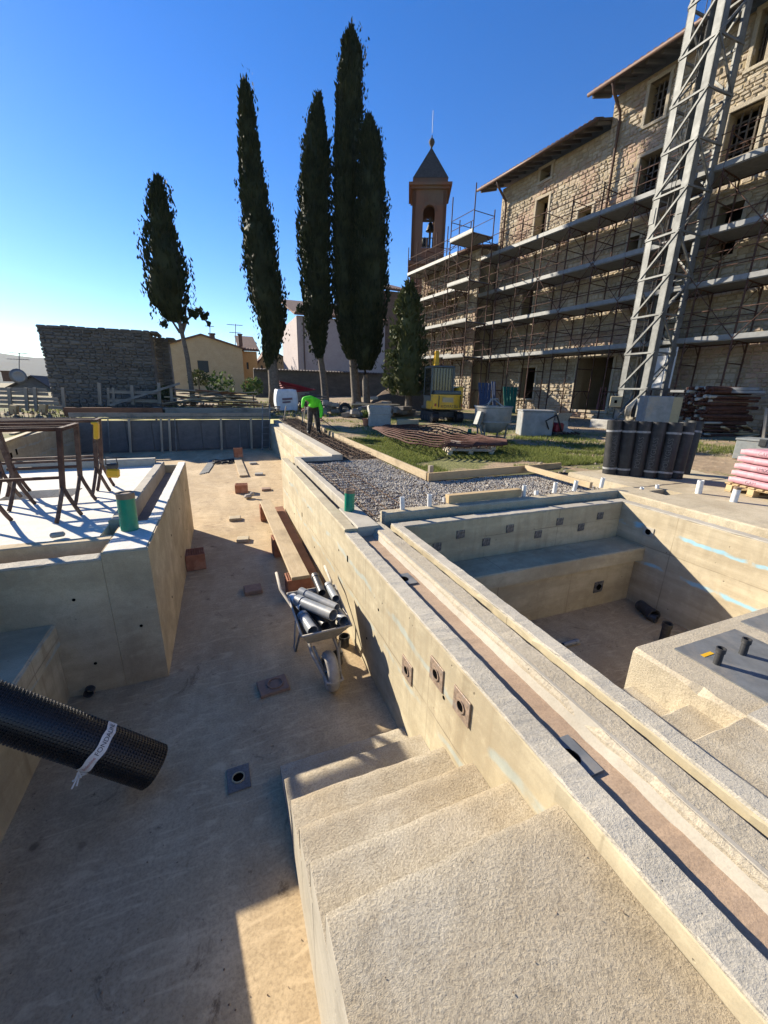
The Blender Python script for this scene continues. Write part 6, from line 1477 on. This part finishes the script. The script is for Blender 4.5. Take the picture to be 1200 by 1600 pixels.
# ------------------------------------------------------------------ houses, church, walls behind
def house(name, lab, y, uL, uR, vE, zb, dep, mat, gable=None, rmat='roof_tile', wins=(), over=.35):
    a = PY(uL, vE, y); b = PY(uR, vE, y); zE = (a.z + b.z) / 2; x0, x1 = a.x, b.x
    th = thing(name, lab, 'building', ((x0 + x1) / 2, y, zb)); P = lambda aa, d, z: Vector((aa, y + d, z))
    ops = []
    for (u0, v0, u1, v1) in wins: p = PY(u0, v0, y); q = PY(u1, v1, y); ops.append([p.x, q.x, q.z, p.z])
    m = MB(); wall_open(m, P, x0, x1, zb, zE, ops, .3)
    if gable: zA = PY(gable[0], gable[1], y).z; xa = PY(gable[0], gable[1], y).x; m.add([(x0, y, zE), (x1, y, zE), (xa, y, zA)], [(0, 1, 2)])
    m.add([(x0, y, zb), (x0, y + dep, zb), (x0, y + dep, zE), (x0, y, zE)], [(0, 1, 2, 3)]); m.add([(x1, y, zb), (x1, y + dep, zb), (x1, y + dep, zE), (x1, y, zE)], [(0, 1, 2, 3)]); obj('wall', m, mat, th)
    if gable:
        for (xa0, za0, xa1, za1) in ((x0 - over, zE - over * (zA - zE) / (xa - x0), xa, zA), (xa, zA, x1 + over, zE - over * (zA - zE) / (x1 - xa))):
            m = MB(); m.prism([(xa0, y - over, za0), (xa1, y - over, za1), (xa1, y - over, za1 + .2), (xa0, y - over, za0 + .2)], (0, dep + over, 0)); obj('roof', m, rmat, th)
    else:
        m = MB(); m.prism([(x0 - over, y - over, zE), (x0 - over, y + dep, zE + dep * .3), (x0 - over, y + dep, zE + dep * .3 + .2), (x0 - over, y - over, zE + .2)], (x1 - x0 + 2 * over, 0, 0)); r = obj('roof', m, rmat, th)
        nt = int((x1 - x0 + 2 * over) / .35)
        for k in range(nt): obj('tile', MB().cyl((x0 - over + .17 + .35 * k, y - over - .08, zE + .2), (x0 - over + .17 + .35 * k, y - over + .7, zE + .4), .14, 8), rmat, r)
    for o in ops:
        w = obj('window', MB().box(o[0], o[1], y + .14, y + .2, o[2], o[3]), 'window_dark', th); obj('shutter', MB().box(o[0] + .02, (o[0] + o[1]) / 2 - .01, y + .06, y + .11, o[2] + .02, o[3] - .02), 'shutter', w); obj('shutter', MB().box((o[0] + o[1]) / 2 + .01, o[1] - .02, y + .06, y + .11, o[2] + .02, o[3] - .02), 'shutter', w)
    return th, x0, x1, zE
zb = 2.0
h1, x0, x1, zE = house('house', 'yellow gabled house with one dark window beyond the cypresses', 60, 261, 378, 542, zb, 12, 'plaster_yellow', (314, 524), wins=((308, 563, 327, 582),))
def chimney(u, v0, v1, w, y, mat, par): p = PY(u, v0, y); q = PY(u, v1, y); o = obj('chimney', MB().box(p.x - w / 2, p.x + w / 2, y, y + w, q.z, p.z), mat, par); obj('chimney_cap', MB().box(p.x - w * .65, p.x + w * .65, y - .1, y + w + .1, p.z, p.z + .12), mat, o)
chimney(331, 522, 532, .7, 62, 'dark_brick', h1); chimney(375, 523, 541, .5, 62, 'dark_brick', h1)
h2, *_ = house('house', 'orange house wall with small window right of the yellow gable', 62, 377, 401, 549, zb, 9, 'plaster_orange', wins=((385, 566, 389, 577),))
h3, *_ = house('house', 'low beige house with sloping tiled roof between the second and third cypress', 66, 402, 468, 572, zb, 9, 'plaster_yellow', (418, 545), wins=((407, 568, 411, 577),))
h4, cx0, cx1, czE = house('church', 'tall mauve plastered church side behind the cypress trunks', 50, 464, 602, 499, zb, 12, 'plaster_mauve', wins=())
m = MB(); p0 = PY(474, 505, 49.85); m.tube([(p0.x, 49.85, czE - .1), (p0.x, 49.85, 2.2)], .07, 6); obj('downpipe', m, 'downpipe', h4)
h5, *_ = house('brick_building', 'dark brick building with tiled roof between the cypresses and the magnolia', 53, 588, 650, 456, zb, 10, 'dark_brick')
pT = [(PY(u, 579, 45).x) for u in (396, 640)]; zt = PY(500, 579, 45).z
th = thing('boundary_wall', 'long grey boundary wall with tiled coping behind the cypress trunks', 'wall', ((pT[0] + pT[1]) / 2, 45, 1.6)); obj('wall', MB().box(pT[0], pT[1], 45, 45.4, 1.5, zt - .12), 'old_grey_shaded', th)
nt = int((pT[1] - pT[0]) / .32)
for k in range(nt): inst('coping_tile', unit('cyl', 'roof_dark'), Matrix.Translation((pT[0] + .16 + .32 * k, 44.75, zt - .13)) @ Matrix.Rotation(-math.pi / 2 + .12, 4, 'X') @ Matrix.Diagonal((.14, .09, .75, 1)), th)
def antenna(lab, u, v0, v1, y, arms, dish=None):
    a = PY(u, v1, y); b = PY(u, v0, y); th = thing('tv_antenna', lab, 'antenna', a); rod('mast', a, b, .05, 'antenna', th)
    for f, l in arms: p = a.lerp(b, f); rod('boom', p - Vector((l, 0, 0)), p + Vector((l * .8, 0, 0)), .035, 'antenna', th); [rod('element', p + Vector((q * l * .25, -.4, 0)), p + Vector((q * l * .25, .4, 0)), .025, 'antenna', th) for q in range(-3, 4)]
    if dish: p = a.lerp(b, dish[0]); m = MB(); m.lathe([(.02, 0), (.3, .05), (.5, .16), (.52, .17), (.3, .08)], (0, 0, 0), 16); M = Matrix.Translation(p) @ Matrix.Rotation(math.pi / 2, 4, 'X') @ Matrix.Scale(dish[1], 4); m.v = [tuple(M @ Vector(v)) for v in m.v]; obj('dish', m, 'antenna', th, smooth=True)
antenna('forked tv antenna on the yellow house roof', 368, 506, 542, 61, ((.95, 1.1), (.62, .8))); antenna('small tv antenna left on the yellow house', 328, 508, 526, 61, ((.9, .6),)); antenna('tv antenna over the low beige house', 447, 538, 568, 67, ((.9, .8), (.75, .6)))
h6, *_ = house('house', 'distant dark roofed house at the far left below the hills', 62, 16, 78, 606, .8, 9, 'old_grey', (50, 589), 'roof_dark'); chimney(10, 581, 596, 1.0, 61, 'dark_brick', h6)
antenna('tv antenna with satellite dish at the far left', 30, 551, 588, 60, ((.98, .9), (.72, 1.1)), (.0, 1.6))
# ------------------------------------------------------------------ ruined stone wall at the left
YR = 25.0
def ruin(lab, uL, uR, vT, y, th_, dz=0):
    a = PY(uL, vT, y); b = PY(uR, vT + .064 * (uR - uL), y); zt = (a.z + b.z) / 2 + dz; zb = 1.4; P = lambda aa, d, z: Vector((aa, y + d, z))
    t = thing('ruined_wall', lab, 'wall', ((a.x + b.x) / 2, y, zb)); obj('core', MB().box(a.x + .05, b.x - .05, y + .02, y + th_, zb, zt - .05), 'old_grey', t)
    m = MB(); stone_field(P, a.x, b.x, zb, zt, [], (.13, .24), (.2, .5), (.03, .10), m)
    stone_field(lambda aa, d, z: Vector((a.x + .05 + d, y + aa, z)), 0, th_, zb, zt, [], (.13, .24), (.2, .5), (.03, .1), m)
    g = obj('stonework', m, 'ruin_stone', t); g['kind'] = 'stuff'
    m = MB(); x = a.x - .05
    while x < b.x: w = U(.3, .6); m.obox((x + w / 2, y + th_ / 2, zt + U(-.04, .02)), (w, th_ + .1, .14), Matrix.Rotation(U(-.02, .02), 3, 'Y'), .05); x += w
    obj('capping', m, 'ruin_stone', t)
ruin('big dark ruined stone wall at the left beneath the sky', 57, 234, 508, YR, 1.4); ruin('lower dark stub of stone wall right of the big ruin', 236, 263, 528, YR + 1.6, 1.2)
# yard clutter before the ruin
def pole(name, lab, cat, a, b, y, w, mat): p = PY(*a, y); q = PY(*b, y); o = thing(name, lab, cat, p); beam('shaft', p, q, w, w, mat, o, up=(0, 1, 0)); return o
pole('pole', 'pale pole leaning diagonally before the ruined wall', 'pole', (172, 633), (281, 599), 22.5, .1, 'galv')
for q, (u, v0, v1) in enumerate(((155, 598, 632), (206, 602, 632), (248, 598, 632), (267, 605, 632))): pole('post', ('leftmost of four grey posts before the ruined wall', 'grey post before the middle of the ruined wall', 'grey post crossed by the leaning pale pole', 'grey post under the low stub of the ruin')[q], 'post', (u + 2, v1), (u, v0), 22.8, .13, 'grey_wood')['group'] = 'timber posts before the ruin'
th = thing('rail_fence', 'rough timber rail fence before the dark ruin', 'fence', PY(210, 632, 23)); 
for v in (612, 625): beam('rail', PY(168, v, 23), PY(250, v + 2, 23), .06, .14, 'grey_wood', th)
for u in (170, 178, 248): beam('post', PY(u, 634, 23), PY(u - 1, 606, 23), .1, .1, 'grey_wood', th, up=(0, 1, 0))
th = thing('rail_fence', 'grey timber rails and frames stacked at the far left', 'fence', PY(50, 640, 21.5))
for v in (607, 613, 621, 627, 634): beam('rail', PY(-30, v, 21.5 + (v % 3) * .3), PY(64 + (v * 7) % 40, v + 3, 21.5), .07, .13, 'grey_wood', th)
for u in (14, 40, 54, 98): beam('post', PY(u + 3, 642, 21.4), PY(u, 606, 21.4), .11, .11, 'grey_wood', th, up=(0, 1, 0))
for q, (u, v) in enumerate(((22, 640), (68, 638))): p = PY(u, v, 20.6); tag(obj('timber_block', MB().obox(p, (.22, .3, .34), Matrix.Rotation(.2, 3, 'Y'), .01), 'new_wood'), ('orange timber block end at the far left rails', 'orange timber block beside the row of starter bars')[q], 'timber')
th = thing('starter_bar_wall', 'low concrete upstand with a row of upright starter bars at the far left', 'wall', (-7.4, 20.3, 1.1)); obj('upstand', MB().box(-9.6, -5.75, 20.15, 20.4, 1.0, 1.38), 'old_grey', th)
for k in range(26): rod('starter_bar', (-9.5 + k * .145, 20.1, 1.0), (-9.5 + k * .145 + U(-.02, .02), 20.1, 1.72), .012, 'rebar', th, 'cyl5')
p0 = PY(100, 641, 20.5); p1 = PY(255, 646, 20.5); tag(obj('timber_beam', MB().obox((p0 + p1) / 2, ((p1 - p0).length, .2, .36), None, .01), 'red_wood'), 'long brown timber beam lying above the formwork wall', 'beam')
p0 = PY(258, 641, 20.6); p1 = PY(420, 643, 20.6); tag(obj('timber_beam', MB().obox((p0 + p1) / 2, ((p1 - p0).length, .2, .26), None, .01), 'grey_wood'), 'grey timber beam continuing right above the formwork wall', 'beam')

# ------------------------------------------------------------------ trees
def crown(prof, y, dens, mat, leaf, core=.8, jag=.22, up=1.0, holes=0.0):
    """profile rows (v, uL, uR) -> leafy crown: inner mass and thousands of small sprays"""
    rows = []
    for v, a, b in prof:
        p = PY((a + b) / 2, v, y); q = PY(a, v, y); r = PY(b, v, y); rows.append((p.z, p.x, (r.x - q.x) / 2))
    rows.sort(); m = MB(); n = 14; zs = []; z = rows[0][0]
    def at(z):
        for k in range(len(rows) - 1):
            if rows[k][0] <= z <= rows[k + 1][0] + 1e-6: f = (z - rows[k][0]) / max(1e-6, rows[k + 1][0] - rows[k][0]); return rows[k][1] * (1 - f) + rows[k + 1][1] * f, rows[k][2] * (1 - f) + rows[k + 1][2] * f
        return rows[-1][1], rows[-1][2]
    z0, z1 = rows[0][0], rows[-1][0]; nz = int((z1 - z0) / .35)
    for k in range(nz + 1):
        z = z0 + (z1 - z0) * k / nz; cx_, r = at(z)
        for i in range(n):
            a = 6.283 * i / n; rr = r * core * (1 + .3 * noise.noise(Vector((math.cos(a) * 1.5 + y, math.sin(a) * 1.5, z * .9))))
            if holes: rr *= 1 - holes * max(0, noise.noise(Vector((z * .8, a, y))))
            m.v.append((cx_ + math.cos(a) * rr, y + math.sin(a) * rr, z))
    for k in range(nz):
        for i in range(n): m.f.append((k * n + i, k * n + (i + 1) % n, (k + 1) * n + (i + 1) % n, (k + 1) * n + i))
    m.f.append(tuple(range(nz * n, nz * n + n))); m.f.append(tuple(range(n - 1, -1, -1)))
    area = sum(6.283 * at(z0 + (z1 - z0) * (k + .5) / 20)[1] * (z1 - z0) / 20 for k in range(20))
    for _ in range(int(area * dens * 1.25)):
        z = U(z0, z1 + .1); cx_, r = at(z); a = U(0, 6.283); lump = .95 + jag * (noise.noise(Vector((math.cos(a) * 2.6 + y * 3, math.sin(a) * 2.6, z * .55))) + .6 * noise.noise(Vector((a * 3, z * 3.1, y))))
        rr = r * (core * .8 + (1.02 - core * .8) * math.sqrt(rnd())) * lump
        p = Vector((cx_ + math.cos(a) * rr, y + math.sin(a) * rr, z)); L = U(*leaf); W = L * U(.12, .3)
        d = Vector((math.cos(a) * U(.0, .6) + U(-.2, .2), math.sin(a) * U(.0, .6) + U(-.2, .2), up * U(.7, 1.3))).normalized(); s_ = d.cross(Vector((U(-1, 1), U(-1, 1), U(-.3, .3)))).normalized() * W
        t_ = d.cross(s_).normalized() * W
        m.add([p - d * L * .3, p + s_ + d * L * .2, p + d * L, p - s_ + d * L * .2], [(0, 1, 2, 3)]); m.add([p - d * L * .3, p + t_ + d * L * .25, p + d * L * .9, p - t_ + d * L * .25], [(0, 1, 2, 3)])
    return m
def tree(name, lab, y, prof, trunk, r0, dens=62, leaf=(.11, .32), mat='cypress_leaf', core=.8, jag=.15, up=1.0, holes=0.0, limbs=(), extra=()):
    base = PY(*trunk[0], y); zg_ = min(base.z, gz(base.x, y) - .05); th = thing(name, lab, 'tree', (base.x, y, zg_))
    pts = [Vector((base.x - (PY(*trunk[1], y).x - base.x) * .05, y, min(zg_, base.z - .3)))] + [PY(*t_, y) for t_ in trunk]; m = MB(); k = len(pts)
    m.tube(pts, [r0 * (1.35 if i == 0 else 1.1 - .55 * i / (k - 1)) for i in range(k)], 10); tk = obj('trunk', m, 'bark', th, smooth=True)
    for lb in limbs: m = MB(); lp = [PY(*q, y + .1 * i) for i, q in enumerate(lb)]; m.tube(lp, [r0 * (.5 - .3 * i / (len(lp) - 1)) for i in range(len(lp))], 7); obj('limb', m, 'bark', tk, smooth=True)
    m = crown(prof, y, dens, mat, leaf, core, jag, up, holes)
    for (u, v, r, cnt) in extra:
        p = PY(u, v, y); R_ = r * mpp(p)
        for _ in range(cnt):
            q = p + Vector((U(-1, 1), U(-1, 1), U(-1, 1))) * R_; L = U(*leaf); d = Vector((U(-1, 1), U(-1, 1), U(.2, 1))).normalized(); s_ = d.cross(Vector((U(-1, 1), U(-1, 1), .1))).normalized() * L * .35
            m.add([q - d * L * .4, q + s_, q + d * L * .6, q - s_], [(0, 1, 2, 3)])
    if mat == 'cypress_leaf':                                   # stray sprays that break the outline
        for _ in range(24):
            k = random.randrange(len(prof) - 1); f = rnd(); v = prof[k][0] * (1 - f) + prof[k + 1][0] * f; a = prof[k][1] * (1 - f) + prof[k + 1][1] * f; b = prof[k][2] * (1 - f) + prof[k + 1][2] * f
            p = PY(a + U(-2.5, 3) if rnd() < .5 else b + U(-3, 2.5), v, y); R_ = U(.2, .55)
            for _q in range(int(26 * R_ / .4)):
                q = p + Vector((U(-.6, .6), U(-.6, .6), U(-1, 1.2))) * R_; L = U(*leaf) * .8; d = Vector((U(-.4, .4), U(-.4, .4), U(.6, 1))).normalized(); s_ = d.cross(Vector((U(-1, 1), U(-1, 1), .1))).normalized() * L * U(.12, .28)
                m.add([q - d * L * .4, q + s_, q + d * L * .6, q - s_], [(0, 1, 2, 3)])
    obj('crown', m, mat, th)
    return th
tree('cypress_tree', 'leftmost short open cypress on a bare slanting trunk', 24, [(282, 244, 251), (299, 237, 257), (332, 229, 268), (387, 224, 287), (423, 226, 296), (460, 228, 297), (482, 243, 293), (503, 262, 283)], [(302, 628), (293, 560), (281, 505), (272, 450), (262, 380)], .13, 40, (.11, .34), core=.76, jag=.24, holes=.5,
     limbs=[[(284, 525), (292, 500), (303, 490), (318, 492)], [(281, 520), (268, 500), (258, 490)], [(283, 515), (290, 495), (291, 470)]], extra=[(302, 490, 6, 45), (311, 486, 4, 22), (320, 494, 6, 50), (326, 506, 2.5, 14), (290, 500, 4, 26), (256, 508, 5, 30)])
tree('cypress_tree', 'tall slim cypress standing apart, second from the left', 25, [(133, 378, 383), (148, 374, 394), (203, 373, 402), (277, 374, 413), (350, 379, 428), (423, 381, 438), (460, 389, 445), (497, 400, 446), (526, 409, 442), (560, 411, 433), (578, 418, 430)], [(429, 610), (426, 575), (420, 520), (412, 420)], .34)
tree('cypress_tree', 'broad cypress at the left of the group of three', 26.6, [(152, 496, 501), (174, 485, 506), (225, 476, 515), (291, 466, 517), (350, 464, 518), (387, 465, 518), (442, 470, 520), (482, 474, 521), (515, 478, 512), (541, 490, 508), (560, 493, 505)], [(509, 628), (506, 595), (501, 560), (497, 500)], .26, extra=[(470, 482, 6, 60), (488, 545, 5, 40)])
tree('cypress_tree', 'tallest cypress in the middle of the group of three', 25.8, [(49, 546, 552), (64, 536, 557), (86, 534, 566), (130, 527, 566), (185, 525, 565), (240, 521, 561), (350, 519, 558), (460, 520, 566), (533, 530, 566), (562, 542, 562)], [(557, 626), (554, 590), (551, 555), (546, 480)], .33)
tree('cypress_tree', 'dense cypress at the right of the group of three', 24.4, [(189, 572, 580), (211, 562, 592), (258, 561, 599), (313, 558, 603), (368, 555, 605), (423, 552, 604), (460, 552, 607), (515, 553, 599), (550, 556, 592), (578, 561, 580)], [(573, 628), (571, 595), (570, 565), (574, 500)], .24)
tree('magnolia_tree', 'glossy broad leaved evergreen beside the scaffold left of the excavator', 20.5, [(444, 634, 644), (470, 623, 656), (510, 617, 662), (550, 609, 667), (590, 604, 669), (618, 615, 662)], [(638, 632), (637, 600), (637, 520)], .2, 34, (.14, .3), 'broad_leaf', .62, .5, .5, .5, extra=[(612, 560, 12, 160), (620, 520, 10, 120), (655, 540, 11, 130), (606, 595, 9, 110), (626, 480, 9, 90), (648, 470, 8, 80), (640, 450, 7, 60), (662, 590, 9, 90), (630, 600, 12, 140)])
# bushes by the timber pile
for q, (u, v, w, y) in enumerate(((345, 602, 22, 25), (395, 606, 16, 24), (255, 616, 14, 24), (310, 592, 16, 29))):
    p = PY(u, v, y); s = mpp(p); th = thing('bush', ('green bush in the middle of the board pile', 'bright weedy bush left of the bulk bag', 'dark bush at the foot of the ruined wall', 'small shrub under the yellow house window')[q], 'bush', (p.x, y, gz(p.x, y))); m = MB()
    for _ in range(420):
        d = Vector((U(-1, 1), U(-1, 1), U(-.6, 1))); 
        if d.length > 1: continue
        c_ = p + d * w * s; L = U(.1, .3); e = Vector((U(-1, 1), U(-1, 1), U(0, 1))).normalized(); s_ = e.cross(Vector((U(-1, 1), U(-1, 1), .2))).normalized() * L * .3; m.add([c_ - e * L * .4, c_ + s_, c_ + e * L * .6, c_ - s_], [(0, 1, 2, 3)])
    obj('leaves', m, 'weed_leaf' if q in (1, 0) else 'broad_leaf', th); mb_ = MB(); mb_.tube([(p.x, y, gz(p.x, y) - .05), (p.x, y, p.z)], .04, 5); obj('stem', mb_, 'bark', th)
# ------------------------------------------------------------------ thin winter haze over the valley
hm = bpy.data.materials.new('haze'); hm.use_nodes = True
for nd in list(hm.node_tree.nodes):
    if nd.type == 'BSDF_PRINCIPLED': hm.node_tree.nodes.remove(nd)
pv = hm.node_tree.nodes.new('ShaderNodeVolumePrincipled'); pv.inputs['Color'].default_value = (.78, .86, 1.0, 1); pv.inputs['Density'].default_value = .00007; pv.inputs['Anisotropy'].default_value = .0
hm.node_tree.links.new(pv.outputs[0], hm.node_tree.nodes['Material Output'].inputs['Volume']); MATS['haze'] = hm
hz = obj('haze', MB().box(-3200, 3200, -200, 3200, -30, 260), 'haze'); hz['kind'] = 'stuff'; hz['label'] = 'thin bluish haze over the valley'
